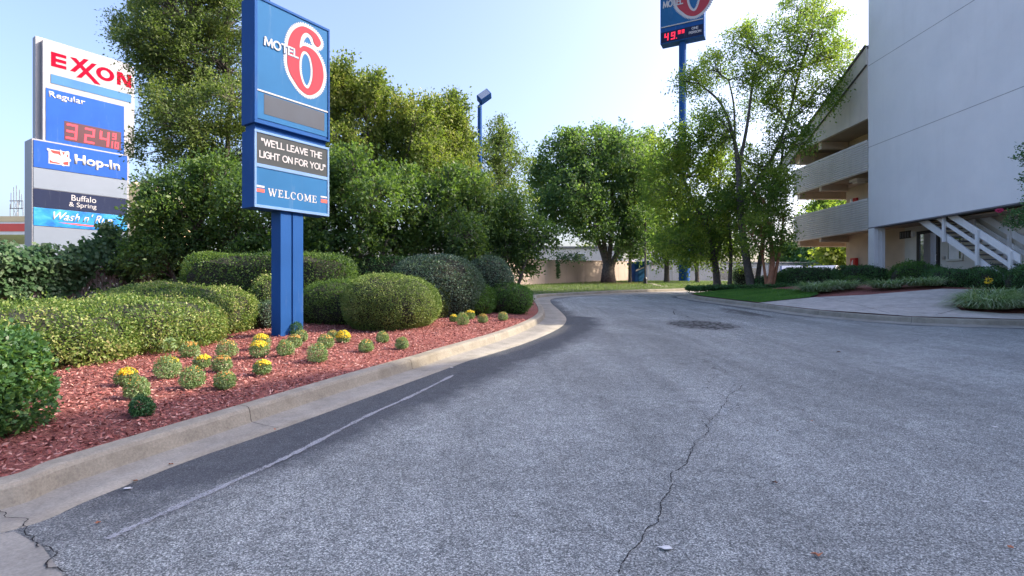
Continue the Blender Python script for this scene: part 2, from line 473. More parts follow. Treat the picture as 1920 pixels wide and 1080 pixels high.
def concrete_mat(name, c, grime=0.5, joint=None, scale=1.0):
    m, nt, b = new_mat(name)
    v = coords(nt)
    f = noise(nt, 3.0 * scale, 8, 0.7, v)
    g = noise(nt, 55, 3, 0.7, v)
    col = ramp(nt, f, [(0.3, tuple(x * 0.72 for x in c)), (0.55, c), (0.75, tuple(x * 1.18 for x in c))])
    col = mixc(nt, 1.0, col, ramp(nt, g, [(0.3, 0.78), (0.7, 1.15)]), 'MULTIPLY')
    d = noise(nt, 0.8, 6, 0.7, v, 0.6)
    col = mixc(nt, maths(nt, 'MULTIPLY', ramp(nt, d, [(0.5, 0.0), (0.68, 1.0)]), grime), col, (c[0] * 0.45, c[1] * 0.42, c[2] * 0.36))
    vo = nt.nodes.new("ShaderNodeTexVoronoi"); vo.feature = 'DISTANCE_TO_EDGE'; vo.inputs['Scale'].default_value = 0.45
    nz = nt.nodes.new("ShaderNodeTexNoise"); nz.inputs['Scale'].default_value = 2.5; nz.inputs['Detail'].default_value = 8
    wv = nt.nodes.new("ShaderNodeVectorMath"); wv.operation = 'ADD'
    nt.links.new(v, nz.inputs['Vector']); nt.links.new(v, wv.inputs[0]); nt.links.new(nz.outputs['Color'], wv.inputs[1])
    nt.links.new(wv.outputs[0], vo.inputs['Vector'])
    col = mixc(nt, maths(nt, 'MULTIPLY', ramp(nt, vo.outputs['Distance'], [(0.001, 0.5), (0.004, 0.0)]), ramp(nt, d, [(0.5, 0.0), (0.62, 0.6)])), col, tuple(x * 0.25 for x in c))
    nt.links.new(col, b.inputs['Base Color'])
    b.inputs['Roughness'].default_value = 0.88
    bump(nt, b, maths(nt, 'ADD', g, f), 0.4, 0.006)
    return m

M['kerb'] = concrete_mat('kerb_concrete', (0.30, 0.275, 0.225), 0.55)
M['gutter'] = concrete_mat('gutter_concrete', (0.30, 0.285, 0.25), 0.5)
M['walk'] = concrete_mat('walk_concrete', (0.50, 0.455, 0.41), 0.3)
M['walk_sun'] = concrete_mat('valley_gutter_concrete', (0.42, 0.38, 0.33), 0.4)
M['joint'] = plain('joint', (0.05, 0.045, 0.04), 0.95, 0.3, 8)

def kerb(name, A, B, mat_k, mat_g, n_k=0.21):
    """gutter pan and kerb lofted between asphalt edge A and kerb back B"""
    mg, mk = MB(), MB()
    prof_k = [(1, -0.12), (1, 0.135), (0.985, 0.15), (0.35, 0.152), (0.22, 0.145), (0.13, 0.12), (0.03, 0.03), (0.0, 0.012), (0.0, -0.1)]
    rg, rk = [], []
    for a, b in zip(A, B):
        w = (b - a); L = w.length; w = w / max(L, 1e-6)
        za = G(a.x, a.y)
        s0 = L - n_k
        gq = lambda s: G(a.x + w.x * s, a.y + w.y * s)
        rg.append([(a.x, a.y, za - 0.10), (a.x, a.y, za + 0.006), (a.x + w.x * s0 * .5, a.y + w.y * s0 * .5, gq(s0 * .5) + 0.002), (a.x + w.x * s0, a.y + w.y * s0, gq(s0) + 0.012)])
        rk.append([(a.x + w.x * (s0 + q * n_k), a.y + w.y * (s0 + q * n_k), gq(s0 + q * n_k) + h) for q, h in prof_k])
    for mb, rr in ((mg, rg), (mk, rk)):
        k = len(rr[0])
        mb.add([p for r in rr for p in r], [(i * k + j, i * k + j + 1, (i + 1) * k + j + 1, (i + 1) * k + j) for i in range(len(rr) - 1) for j in range(k - 1)])
    g = mg.build(name + '_gutter' if name != 'kerb' else 'gutter', mat_g, smooth=True)
    k_ = mk.build('kerb', mat_k)
    tag(g, kind='structure'); tag(k_, kind='structure')
    # expansion joints across kerb and gutter
    mj = MB()
    acc = 0.0; nxt = 3.0
    for i in range(len(A) - 1):
        d = (A[i + 1] - A[i]).length
        acc += d
        if acc > nxt and A[i].y > 2.2:
            nxt += 2.9
            a, b = A[i], B[i]
            w = (b - a).normalized(); t = Vector((-w.y, w.x)) * 0.0035
            L = (b - a).length; s0 = L - n_k; za = G(a.x, a.y)
            ps = [(0.02, 0.010), (s0 * .5, 0.006), (s0, 0.016), (s0 + .03 * n_k, .034), (s0 + .13 * n_k, .1235), (s0 + .22 * n_k, .149), (s0 + .35 * n_k, .156), (L - .004, .155)]
            vs = []
            for s, h in ps:
                q = a + w * s
                zq = G(q.x, q.y)
                vs += [(q.x - t.x, q.y - t.y, zq + h + .002), (q.x + t.x, q.y + t.y, zq + h + .002)]
            mj.add(vs, [(2 * j, 2 * j + 1, 2 * j + 3, 2 * j + 2) for j in range(len(ps) - 1)])
    tag(mj.build('kerb_joint', M['joint']), kind='structure')

kerb('kerb', aL, bL, M['kerb'], M['gutter'])
kerb('kerb', aR, bR, M['kerb'], M['gutter'])

# concrete apron at the lower left, past the end of the gutter
apron = [(-9, 0.55), (-5.2, 1.70), (-3.7, 2.40), (-2.87, 2.97), (-2.80, 3.0), (-2.5, 2.84), (-2.15, 2.56), (-1.2, 1.9), (-0.3, 1.2), (0.2, 0.4), (-1.5, -3), (-9, -6)]
tag(sheet('pavement', apron, G, M['gutter'], 0.010, 0.6), kind='structure')

# mulch bed left, its far part and verge of grass
def mulch_mat():
    m, nt, b = new_mat('mulch')
    v = coords(nt)
    f = noise(nt, 26, 6, 0.75, stretch(nt, v, (1, 2.2, 1)), 0.8)
    g = noise(nt, 1.1, 4, 0.6, v)
    col = ramp(nt, f, [(0.30, (0.07, 0.02, 0.018)), (0.48, (0.24, 0.07, 0.06)), (0.60, (0.38, 0.14, 0.115)), (0.74, (0.50, 0.27, 0.23))])
    col = mixc(nt, ramp(nt, g, [(0.45, 0.0), (0.7, 0.35)]), col, (0.13, 0.06, 0.045))
    nt.links.new(col, b.inputs['Base Color'])
    b.inputs['Roughness'].default_value = 0.9
    bump(nt, b, f, 0.9, 0.03)
    return m
M['mulch'] = mulch_mat()

def grass_mat(name, c0, c1, c2):
    m, nt, b = new_mat(name)
    v = coords(nt)
    f = noise(nt, 34, 5, 0.8, v)
    g = noise(nt, 0.7, 5, 0.6, v)
    col = ramp(nt, f, [(0.3, c0), (0.55, c1), (0.75, c2)])
    col = mixc(nt, ramp(nt, g, [(0.5, 0.0), (0.75, 0.6)]), col, (c2[0] * 1.4, c2[1] * .85, c2[2]))
    nt.links.new(col, b.inputs['Base Color'])
    b.inputs['Roughness'].default_value = 0.9
    bump(nt, b, f, 0.8, 0.03)
    return m
M['lawn'] = grass_mat('lawn', (0.03, 0.085, 0.02), (0.06, 0.15, 0.035), (0.10, 0.22, 0.05))
M['verge'] = grass_mat('verge', (0.035, 0.05, 0.015), (0.06, 0.09, 0.025), (0.11, 0.12, 0.04))
M['earth'] = grass_mat('earth', (0.05, 0.05, 0.025), (0.08, 0.075, 0.035), (0.12, 0.10, 0.05))

bl = [(p.x, p.y) for p in bL]
i1 = max(i for i, p in enumerate(bl) if p[1] < 22.5)
bed_poly = [p for p in bl[:i1 + 1]] + [(-2, 23), (-9.5, 27), (-12, 17), (-13.5, 5), (-12, 1.9)]
mulch = sheet('mulch_bed', bed_poly, HB, M['mulch'], 0.0, 0.45)
verge_poly = bl[i1:] + [(60, 43.8), (60, 120), (-60, 120), (-60, 30), (-9.5, 27), (-2, 23)]
def GV(x, y):
    return G(x, y) + 0.13
sheet('verge', verge_poly, GV, M['verge'], 0.0, 1.5)

# the ground, one sheet to the horizon
def ground():
    rs = [0, 4, 8, 12, 16, 20, 25, 30, 36, 42, 48, 54, 62, 75, 100, 160, 300, 700, 1500]
    n = 48
    vs = [(0, 0, -0.12)]
    for r in rs[1:]:
        for k in range(n):
            a = 2 * math.pi * k / n
            x, y = r * math.cos(a), r * math.sin(a)
            vs.append((x, y, G(x, y) - 0.14 - (0.0 if r < 100 else 0.02)))
    fs = [(0, 1 + k, 1 + (k + 1) % n) for k in range(n)]
    for i in range(len(rs) - 2):
        for k in range(n):
            a, b = 1 + i * n + k, 1 + i * n + (k + 1) % n
            fs.append((a, a + n, b + n, b))
    me = bpy.data.meshes.new('ground')
    me.from_pydata(vs, [], fs)
    tag(link_mesh('ground', me, M['earth']), kind='structure')
ground()

# island in front of the motel
br = [(p.x, p.y) for p in bR]
isl = br + [(60, 30.5), (60, 13)]
sheet('planting_bed', isl, H, M['mulch'], -0.045, 0.6)
lawn_poly = [(x + .01, y) for x, y in reversed(br) if 19.85 <= y < 25.7 and x < 9.4] + [(9.17, 19.78), (10.9, 19.6), (11.6, 20.2), (12.0, 21.1), (11.9, 22.6), (10.9, 25.4), (9.6, 26.4), (9.0, 26.2)]
sheet('lawn', lawn_poly, H, M['lawn'], 0.03, 0.5)
lawn2 = [(13.9, 13.56), (14.6, 13.42), (17, 13.28), (20, 13.17), (30, 13.08), (42, 13.02), (42, 14.1), (16.4, 14.2), (14.9, 14.05)]
sheet('lawn', lawn2, H, M['lawn'], 0.03, 0.6)
walk_poly = [(x + .004, y + .004) for x, y in reversed(br) if 13.35 < y < 19.85 and x < 14.7] + [(14.8, 14.1), (13.2, 14.35), (12.55, 14.9), (13.0, 15.7), (14.2, 16.35), (16.0, 16.9), (19, 17.2), (19, 18.3), (16.2, 18.2), (14.9, 18.45), (13.7, 18.35), (12.4, 18.7), (11.1, 19.6)]
sheet('footpath', walk_poly, H, M['walk'], 0.010, 0.5)
mj = MB()
for (x0, y0, x1, y1) in ((9.4, 17.9, 12.7, 18.62), (9.9, 15.9, 13.5, 16.05), (11.2, 14.3, 12.7, 15.1), (11.2, 19.5, 10.6, 14.6)):
    n = 14; vs = []
    t = Vector((y0 - y1, x1 - x0)).normalized() * .008
    for i in range(n + 1):
        x = x0 + (x1 - x0) * i / n; y = y0 + (y1 - y0) * i / n
        vs += [(x - t.x, y - t.y, H(x, y) + .018), (x + t.x, y + t.y, H(x, y) + .018)]
    mj.add(vs, [(2 * i, 2 * i + 1, 2 * i + 3, 2 * i + 2) for i in range(n)])
tag(mj.build('footpath_joint', M['joint']), kind='structure')
# sunlit concrete valley gutter across the far end of the drive
sheet('valley_gutter', [(3.3, 26.7), (6.4, 28.6), (9.6, 30.4), (14, 31.5), (24, 33.0), (24, 35.4), (14, 33.0), (9.6, 31.1), (6.35, 29.2), (3.65, 26.95)], G, M['walk_sun'], 0.006, 0.7)
# car park behind the motel
M['asphalt_far'] = plain('asphalt_far', (0.11, 0.11, 0.12), 0.9, 0.2, 2)
sheet('car_park', [(19, 35.6), (60, 41), (60, 66), (19, 62)], G, M['asphalt_far'], 0.14, 3.0)

# long crack and worn white line on the drive
def ribbon(mb, pts, w, dz, rnd, jitter=0.0, sub=8, gap=0.0):
    for i in range(len(pts) - 1):
        (x0, y0), (x1, y1) = pts[i], pts[i + 1]
        for k in range(sub):
            if rnd.random() < gap: continue
            t0, t1 = k / sub, (k + 1) / sub
            yield_pts = []
            for t in (t0, t1):
                yield_pts.append((x0 + (x1 - x0) * t, y0 + (y1 - y0) * t))
            d = Vector((yield_pts[1][0] - yield_pts[0][0], yield_pts[1][1] - yield_pts[0][1])).normalized()
            nrm = Vector((-d.y, d.x))
            ww = w * rnd.uniform(0.5, 1.3)
            a, b = yield_pts
            mb.add([(a[0] - nrm.x * ww, a[1] - nrm.y * ww, G(*a) + dz), (a[0] + nrm.x * ww, a[1] + nrm.y * ww, G(*a) + dz), (b[0] + nrm.x * ww, b[1] + nrm.y * ww, G(*b) + dz), (b[0] - nrm.x * ww, b[1] - nrm.y * ww, G(*b) + dz)], [(0, 1, 2, 3)])

def wobble(pts, amp, rnd, it=4):
    for _ in range(it):
        out = [pts[0]]
        for a, b in zip(pts, pts[1:]):
            L = math.hypot(b[0] - a[0], b[1] - a[1])
            out.append(((a[0] + b[0]) / 2 + rnd.gauss(0, amp * L), (a[1] + b[1]) / 2 + rnd.gauss(0, amp * L)))
            out.append(b)
        pts = out
    return pts
rnd = random.Random(5)
M['crack'] = plain('crack', (0.012, 0.012, 0.013), 0.95, 0.3, 20)
def gp(px, py):                      # point of the drive under a pixel of the picture
    d = EYE / ((py - 540) / 1000 + 0.04)
    return ((px - 960) / 1000 * d, d)
mc = MB()
main = wobble([gp(*q) for q in ((1160, 1078), (1205, 1005), (1240, 940), (1262, 885), (1300, 830), (1330, 790), (1358, 760), (1392, 722))], .055, rnd, 4)
ribbon(mc, main, 0.0034, 0.004, rnd, sub=2, gap=.06)
for k in range(16):
    j = rnd.randrange(len(main) - 1); x_, y_ = main[j]; a_ = rnd.uniform(0, 6.28); l_ = rnd.uniform(.06, .4)
    ribbon(mc, wobble([(x_, y_), (x_ + math.cos(a_) * l_, y_ + math.sin(a_) * l_)], .12, rnd, 4), 0.0016, 0.0041, rnd, sub=1, gap=.15)
ribbon(mc, wobble([gp(*q) for q in ((1330, 800), (1345, 780), (1362, 745), (1358, 700), (1366, 660), (1372, 640))], .12, rnd, 4), 0.003, 0.0042, rnd, sub=2, gap=.35)
ribbon(mc, wobble([gp(*q) for q in ((1140, 785), (1180, 800), (1215, 815), (1222, 840), (1250, 850))], .12, rnd, 4), 0.002, 0.004, rnd, sub=2, gap=.4)
ribbon(mc, wobble([gp(*q) for q in ((1240, 858), (1290, 842), (1340, 828))], .12, rnd, 4), 0.002, 0.004, rnd, sub=2, gap=.4)
ribbon(mc, wobble([gp(*q) for q in ((1790, 960), (1840, 975), (1900, 990))], .1, rnd, 4), 0.002, 0.004, rnd, sub=2, gap=.3)
ribbon(mc, wobble([gp(*q) for q in ((1220, 560), (1265, 590), (1300, 597), (1365, 615))], .1, rnd, 4), 0.012, 0.004, rnd, sub=2, gap=.2)
ribbon(mc, wobble([gp(*q) for q in ((0, 962), (20, 975), (45, 1000))], .1, rnd, 3), 0.003, 0.016, rnd, sub=2, gap=.0)
ribbon(mc, wobble([gp(*q) for q in ((45, 1000), (70, 1030), (100, 1050), (130, 1078))], .1, rnd, 3), 0.004, 0.016, rnd, sub=2, gap=.1)
tag(mc.build('road_crack', M['crack']), kind='structure')

def paint_mat():
    m, nt, b = new_mat('worn_paint')
    v = coords(nt)
    n = noise(nt, 90, 3, 0.8, v)
    n2 = noise(nt, 5, 5, 0.7, v)
    f = maths(nt, 'ADD', maths(nt, 'MULTIPLY', n, 0.7), maths(nt, 'MULTIPLY', n2, 0.3))
    nt.links.new(ramp(nt, n, [(0.35, (0.26, 0.27, 0.29)), (0.7, (0.46, 0.47, 0.49))]), b.inputs['Base Color'])
    b.inputs['Roughness'].default_value = 0.8
    nt.links.new(ramp(nt, f, [(0.38, 0.0), (0.50, 0.85)]), b.inputs['Alpha'])
    return m
M['worn_paint'] = paint_mat()
ml = MB()
ln = [gp(*q) for q in ((200, 1012), (300, 966), (435, 905), (550, 852), (690, 780), (770, 744), (850, 704))]
ln = [(p.x, p.y) for p in catmull(ln)]
ribbon(ml, ln, 0.027, 0.006, random.Random(2), sub=2)
tag(ml.build('road_marking', M['worn_paint']), kind='structure')

# chips of mulch, lawn blades
rng = np.random.default_rng(11)
def scatter(poly, n, hf, rng, ypow=1.0):
    xs = [p[0] for p in poly]; ys = [p[1] for p in poly]
    out = []
    while len(out) < n:
        x = rng.uniform(min(xs), max(xs)); y = min(ys) + (max(ys) - min(ys)) * rng.uniform() ** ypow
        if inside(x, y, poly): out.append((x, y, hf(x, y)))
    return np.array(out)
M['chip'] = leaf_mat('mulch_chip', [(0.10, 0.03, 0.028), (0.26, 0.08, 0.072), (0.42, 0.17, 0.145), (0.55, 0.33, 0.29)], 2, gloss=0.85, trans=(0.2, 0.06, 0.05), tr=0.02, spread=0.85)
near_bed = [p for p in bl if 2.6 < p[1] < 14] + [(-1.5, 15), (-6, 12), (-6.5, 8), (-6.5, 3.6)]
near_bed = [(x - .02, y) for x, y in near_bed]
P = scatter(near_bed, 46000, HB, rng, 1.35)
P[:, 2] += rng.uniform(0.0, 0.018, len(P))
ax = rng.normal(size=P.shape); ax[:, 2] *= .25; ax /= np.linalg.norm(ax, axis=1)[:, None]
nn = np.tile([0, 0, 1.0], (len(P), 1)) + rng.normal(size=P.shape) * .45
tag(leaves('mulch_chips', P, 0.05, 0.016, rng, M['chip'], nrm=nn, axis=ax, align=.9, jit=.2), kind='stuff')
def blades(name, poly, n, h, w, hf, mat):
    P = scatter(poly, n, hf, rng)
    ax = np.tile([0, 0, 1.0], (n, 1)) + rng.normal(size=P.shape) * .35
    tag(leaves(name, P, h, w, rng, mat, axis=ax, jit=.2), kind='stuff')
blades('lawn_grass', lawn_poly, 30000, 0.065, 0.012, lambda x, y: H(x, y) + .025, M['blade_lawn'])
blades('lawn_grass', [(p[0], min(p[1], 99)) for p in lawn2 if p[0] < 21] + [(20, 14.15)], 9000, 0.06, 0.012, lambda x, y: H(x, y) + .025, M['blade_lawn'])
vg = [(-.5, 24.2), (1.15, 26.1), (3.1, 28.1), (5.85, 30.5), (9.2, 32.6), (13.8, 34.6), (20, 36), (24, 48), (11, 52), (1, 40)]
M['blade_verge'] = leaf_mat('blade_verge', [(0.04, 0.07, 0.018), (0.07, 0.12, 0.03), (0.13, 0.16, 0.05)], 0.5, tr=0.3)
blades('verge_grass', vg, 36000, 0.10, 0.02, GV, M['blade_verge'])
# ------------------------------------------------------------ motel building
BX = 16.7                        # plane of the long front
IX = 18.3                        # recessed walls behind walkways
FZ = 1.72                        # floor level
def stucco():
    m, nt, b = new_mat('white_stucco')
    v = coords(nt)
    f = noise(nt, 0.55, 5, 0.6, v)
    s = noise(nt, 2.4, 6, 0.7, stretch(nt, v, (1.4, 1.4, .12)))
    col = ramp(nt, f, [(0.3, (0.70, 0.705, 0.71)), (0.7, (0.78, 0.78, 0.78))])
    col = mixc(nt, ramp(nt, s, [(0.52, 0.0), (0.85, 0.30)]), col, (0.60, 0.60, 0.59))
    blot = noise(nt, 1.0, 5, 0.7, stretch(nt, v, (1, 1.2, .9)), 0.5)
    col = mixc(nt, ramp(nt, blot, [(0.69, 0.0), (0.75, 0.4)]), col, (0.62, 0.58, 0.46))
    nt.links.new(col, b.inputs['Base Color'])
    b.inputs['Roughness'].default_value = 0.9
    bump(nt, b, noise(nt, 28, 5, 0.7, v), 0.35, 0.01)
    return m
M['stucco'] = stucco()
M['white_trim'] = plain('white_trim', (0.74, 0.745, 0.75), 0.6, 0.06, 1.5, grime=0.25)
M['cream'] = plain('cream_wall', (0.62, 0.50, 0.37), 0.85, 0.08, 1.2, grime=0.15, bmp=0.25)
M['porch_wall'] = plain('porch_wall', (0.60, 0.57, 0.49), 0.85, 0.07, 1.0, grime=0.2, bmp=0.25)
M['siding'] = plain('tan_siding', (0.72, 0.69, 0.66), 0.55, 0.08, 0.8, grime=0.35)
M['soffit'] = plain('soffit', (0.40, 0.31, 0.23), 0.85, 0.12, 1.0)
M['gable'] = plain('gable_board', (0.56, 0.51, 0.44), 0.8, 0.08, .8, grime=0.2)
M['dark'] = plain('dark_frame', (0.02, 0.02, 0.022), 0.45, 0.2, 3)
M['score'] = plain('score', (0.30, 0.30, 0.31), 0.9, 0.2, 3)
M['groove'] = plain('groove', (0.16, 0.16, 0.17), 0.9, 0.2, 3)
M['roofing'] = plain('roofing', (0.10, 0.095, 0.09), 0.9, 0.3, 6)
def glass_mat(name, c):
    m, nt, b = new_mat(name)
    b.inputs['Base Color'].default_value = (0.5, 0.5, 0.5, 1)
    b.inputs['Metallic'].default_value = 0.75
    b.inputs['Roughness'].default_value = 0.05
    b.inputs['Specular IOR Level'].default_value = 1.0
    b.inputs['IOR'].default_value = 2.0
    return m
M['glass'] = glass_mat('window_glass', (0.05, 0.055, 0.06))

bld = empty('motel_building', (BX, 25, FZ), 0, 'three storey white and cream motel with ribbed balcony railings and outdoor stairs', 'building')
OFF = Vector((BX, 25, FZ))
def bpart(mb, name, mat, parent=None, smooth=False, bevel=0):
    """parts are modelled in world coordinates and moved into the frame of the building"""
    mb.v = [tuple(Vector(v) - OFF) for v in mb.v]
    return mb.build(name, mat, parent or bld, smooth, bevel)

# white slab of the stair tower and the unseen wing, shaped for its shadow, off to the right
SL = 4.30                        # underside of the slab
t = MB()
t.prism([(17.2, SL), (25.0, SL), (25.0, 17.0), (17.2, 17.0)], 'x', BX, BX + 0.35)
t.box(BX + .35, 27, 24.7, 25.0, SL + 2.0, 17.0)
t.box(BX + .35, 27, 17.2, 17.5, SL + 2.0, 17.0)
tower = bpart(t, 'tower_wall', M['stucco'])
g = MB()                          # score lines of the stucco
for z in (8.08, 11.9, 15.6):
    g.box(BX - 0.003, BX + 0.01, 11.0, 24.99, z - 0.012, z + 0.012)
bpart(g, 'score_line', M['score'])
g = MB(); g.box(BX - 0.012, BX + .36, 17.2, 25.01, SL - 0.03, SL + 0.02)
bpart(g, 'drip_edge', M['groove'])
w = MB()                          # rest of the building, unseen; its roofline is shaped to shade the drive
gz = lambda y: 15.8 - 0.285 * abs(y - 2.8)
w.prism([(17.2, SL), (17.2, 11.2), (14.3, 11.5), (11.5, 12.3), (9.4, 14.0), (7.5, 15.1), (2.8, 16.4), (-14, gz(-14)), (-14, SL)], 'x', BX, 30)
w.box(BX + 0.4, 30, -14, 10.5, -0.5, SL)
bpart(w, 'shade_wing', M['stucco'])
w = MB(); w.box(BX + .36, 26.99, 16.9, 24.98, SL + .02, SL + .26)
bpart(w, 'porch_ceiling', M['soffit'])
w = MB(); w.box(27.0, 27.2, 17.2, 31.7, 0, 17.0)  # unseen wall, added to stop sun leaking through the tower
bpart(w, 'sun_stop_wall', M['stucco'])
w = MB(); w.prism([(BX, 17.0), (27.2, 17.0), (27.2, 17.2), (BX - .1, 17.2)], 'y', 17.0, 25.15)
bpart(w, 'tower_roof', M['roofing'])

# recessed walls: porch, ground floor and the two galleries
w = MB()
w.box(IX, 27, 8.0, 29.2, -0.5, SL)
o = bpart(w, 'porch_wall', M['porch_wall'])
w = MB(); w.box(IX - 0.02, IX + .05, 17, 25, FZ - .35, FZ + .04)
bpart(w, 'wall_base', M['groove'])
w = MB()
w.box(IX - .003, 27, 24.85, 29.203, FZ - .3, 4.34)
bpart(w, 'ground_floor_wall', M['cream'])
w = MB()
w.box(IX, 27, 25.0, 29.2, 4.55, 6.92)
w.box(IX, 27, 25.0, 29.2, 7.12, 10.2)
bpart(w, 'gallery_wall', M['cream'])
for zs, zt, nm in ((4.22, 5.66, 1), (7.0, 8.40, 2)):
    s = MB()
    s.box(BX + .07, IX, 25.0, 31.62, zs + .12, zs + .30)
    s.box(IX, 27, 29.2, 31.62, zs + .12, zs + .30)
    fl = bpart(s, 'gallery_floor', M['soffit'])
    b_ = MB()                                            # end beam under the slab
    b_.box(BX + .12, 27, 31.15, 31.45, zs - .30, zs + .12)
    b_.box(BX + .12, IX, 29.0, 29.2, zs - .22, zs + .12)
    bpart(b_, 'beam', M['cream'])
    # ribbed railing: profile swept along the front and round the corner
    n = 13
    prof = []
    for i in range(n):
        z0 = zs + (zt - zs) * i / n; z1 = zs + (zt - zs) * (i + 1) / n; h = z1 - z0
        prof += [(0.07, z0 + .0 * h), (0.07, z0 + .40 * h), (0.0, z0 + .42 * h), (0.0, z0 + .96 * h)]
    prof += [(0.0, zt - .002), (-.02, zt), (-.02, zt + .05), (0.12, zt + .05), (0.12, zs)]
    r = MB(); k = len(prof)
    vs = []
    for (cx, cy, dx, dy) in ((BX - .02, 25.0, 1, 0), (BX - .02, 31.7, 1, -1), (27, 31.7, 0, -1)):
        vs += [(cx + q * dx, cy + q * dy, z) for q, z in prof]
    r.add(vs, [(j * k + i, j * k + (i + 1) % k, (j + 1) * k + (i + 1) % k, (j + 1) * k + i) for j in range(2) for i in range(k)])
    bpart(r, 'balcony_railing', M['siding'])
# gable with rake board and soffit of the top gallery
z_s = 9.42
rk = lambda y: 12.75 - 0.455 * (y - 25.0)
w = MB(); w.prism([(25.0, z_s + .02), (25.0, rk(25) - .05), (31.85, rk(31.85) - .05), (31.85, z_s + .02)], 'x', BX - .05, BX + .12)
bpart(w, 'gable_wall', M['gable'])
w = MB()
w.prism([(24.99, rk(24.99) - .78), (24.99, rk(24.99) + .02), (32.9, rk(32.9) + .02), (32.9, rk(32.9) - .55)], 'x', BX - .12, BX - .052)
bpart(w, 'rake_board', M['gable'])
w = MB()
w.prism([(24.99, rk(24.99) - .82), (24.99, rk(24.99) - .78), (32.6, rk(32.6) - .60), (32.6, rk(32.6) - .64)], 'x', BX - .135, BX - .05)
w.prism([(24.99, rk(24.99) + .022), (24.99, rk(24.99) + .12), (33.0, rk(33) + .12), (33.0, rk(33) + .022)], 'x', BX - .2, 27)
bpart(w, 'roof', M['roofing'])
w = MB(); w.box(BX + .12, 27, 25.0, 31.8, z_s + .03, z_s + .18)
bpart(w, 'soffit', M['soffit'])
w = MB(); w.box(BX + .2, 27, 31.3, 31.7, z_s - .62, z_s + .03); w.box(BX + .121, IX, 29.0, 29.25, z_s - .35, z_s + .028)
bpart(w, 'beam', M['cream'])

# white column under the tower corner
w = MB()
w.box(BX - .012, BX + .50, 24.58, 24.99, FZ - .4, SL - .03)
w.box(BX + .13, BX + .17, 24.566, 24.58, FZ, SL - .03)
w.box(BX + .34, BX + .38, 24.566, 24.58, FZ, SL - .03)
w.box(BX - .04, BX + .53, 24.55, 25.02, FZ - .4, FZ + .06)
bpart(w, 'column', M['white_trim'], bevel=.008)

# porch door with glass, grille, lamp, window
def dpt(px): return IX / ((px - 960) / 1000)           # distance along the recessed wall seen at a picture column
y0, y1 = dpt(1763), dpt(1722.5)
zd = 4.03
w = MB()
w.box(IX - .10, IX - .004, y1 - .14, y1, FZ, zd); w.box(IX - .10, IX - .004, y0, y0 + .10, FZ, zd)
w.box(IX - .10, IX - .004, y0 + .10, y1 - .14, zd - .13, zd); w.box(IX - .10, IX - .004, y0 + .10, y1 - .14, FZ + .0, FZ + .12)
door = bpart(w, 'door', M['dark'])
w = MB(); w.box(IX - .06, IX - .03, y0 + .10, y1 - .14, FZ + .12, zd - .13)
bpart(w, 'glass_pane', M['glass'], door)
M['red_mat'] = plain('red_notice', (0.28, 0.03, 0.03), 0.6, 0.3, 10)
w = MB(); w.box(IX - .075, IX - .062, y0 + .12, y1 - .16, FZ + .13, FZ + .62)
bpart(w, 'kick_panel', M['red_mat'], door)
M['steel'] = plain('brushed_steel', (0.5, 0.5, 0.5), 0.35, 0.1, 4, metallic=1.0)
w = MB(); w.tube([(IX - .11, y0 + .05, FZ + .95), (IX - .16, y0 + .05, FZ + .95), (IX - .16, y0 + .05, FZ + 1.2), (IX - .11, y0 + .05, FZ + 1.2)], .012)
bpart(w, 'handle', M['steel'], door)
w = MB(); w.box(IX - .03, IX - .003, y0 - .28, y0 - .12, FZ + .98, FZ + 1.13)
bpart(w, 'door_lock', M['steel'], door)
ya, yb = dpt(1708.5), dpt(1688)
w = MB(); w.box(IX - .04, IX - .003, ya, yb, 3.80, 4.14)
gr = bpart(w, 'vent_grille', M['dark'])
w = MB()
for i in range(4):
    q = ya + (yb - ya) * (i + .7) / 4.4
    w.box(IX - .055, IX - .041, q, q + .07, 3.84, 4.10)
bpart(w, 'louvre', M['groove'], gr)
yl = dpt(1714)
w = MB(); w.box(IX - .12, IX - .003, yl - .06, yl + .06, 3.84, 4.08)
bpart(w, 'wall_lamp', M['white_trim'], bevel=.02)
ya, yb = dpt(1804), dpt(1779)
w = MB()
w.box(IX - .07, IX - .003, ya - .08, yb + .05, 2.62, 2.70)
w.box(IX - .05, IX - .003, ya - .08, ya - .0, 2.70, 3.7); w.box(IX - .05, IX - .003, yb, yb + .05, 2.70, 3.7)
w.box(IX - .05, IX - .003, ya, yb, 3.62, 3.7)
win = bpart(w, 'window', M['porch_wall'])
w = MB(); w.box(IX - .03, IX - .004, ya, yb, 2.70, 3.62)
bpart(w, 'glass_pane', M['glass'], win)
M['curtain'] = plain('curtain', (0.75, 0.74, 0.70), 0.8, 0.1, 3)
w = MB(); w.box(IX - .036, IX - .031, ya + .12, ya + .62, 2.70, 3.5)
bpart(w, 'curtain', M['curtain'], win)

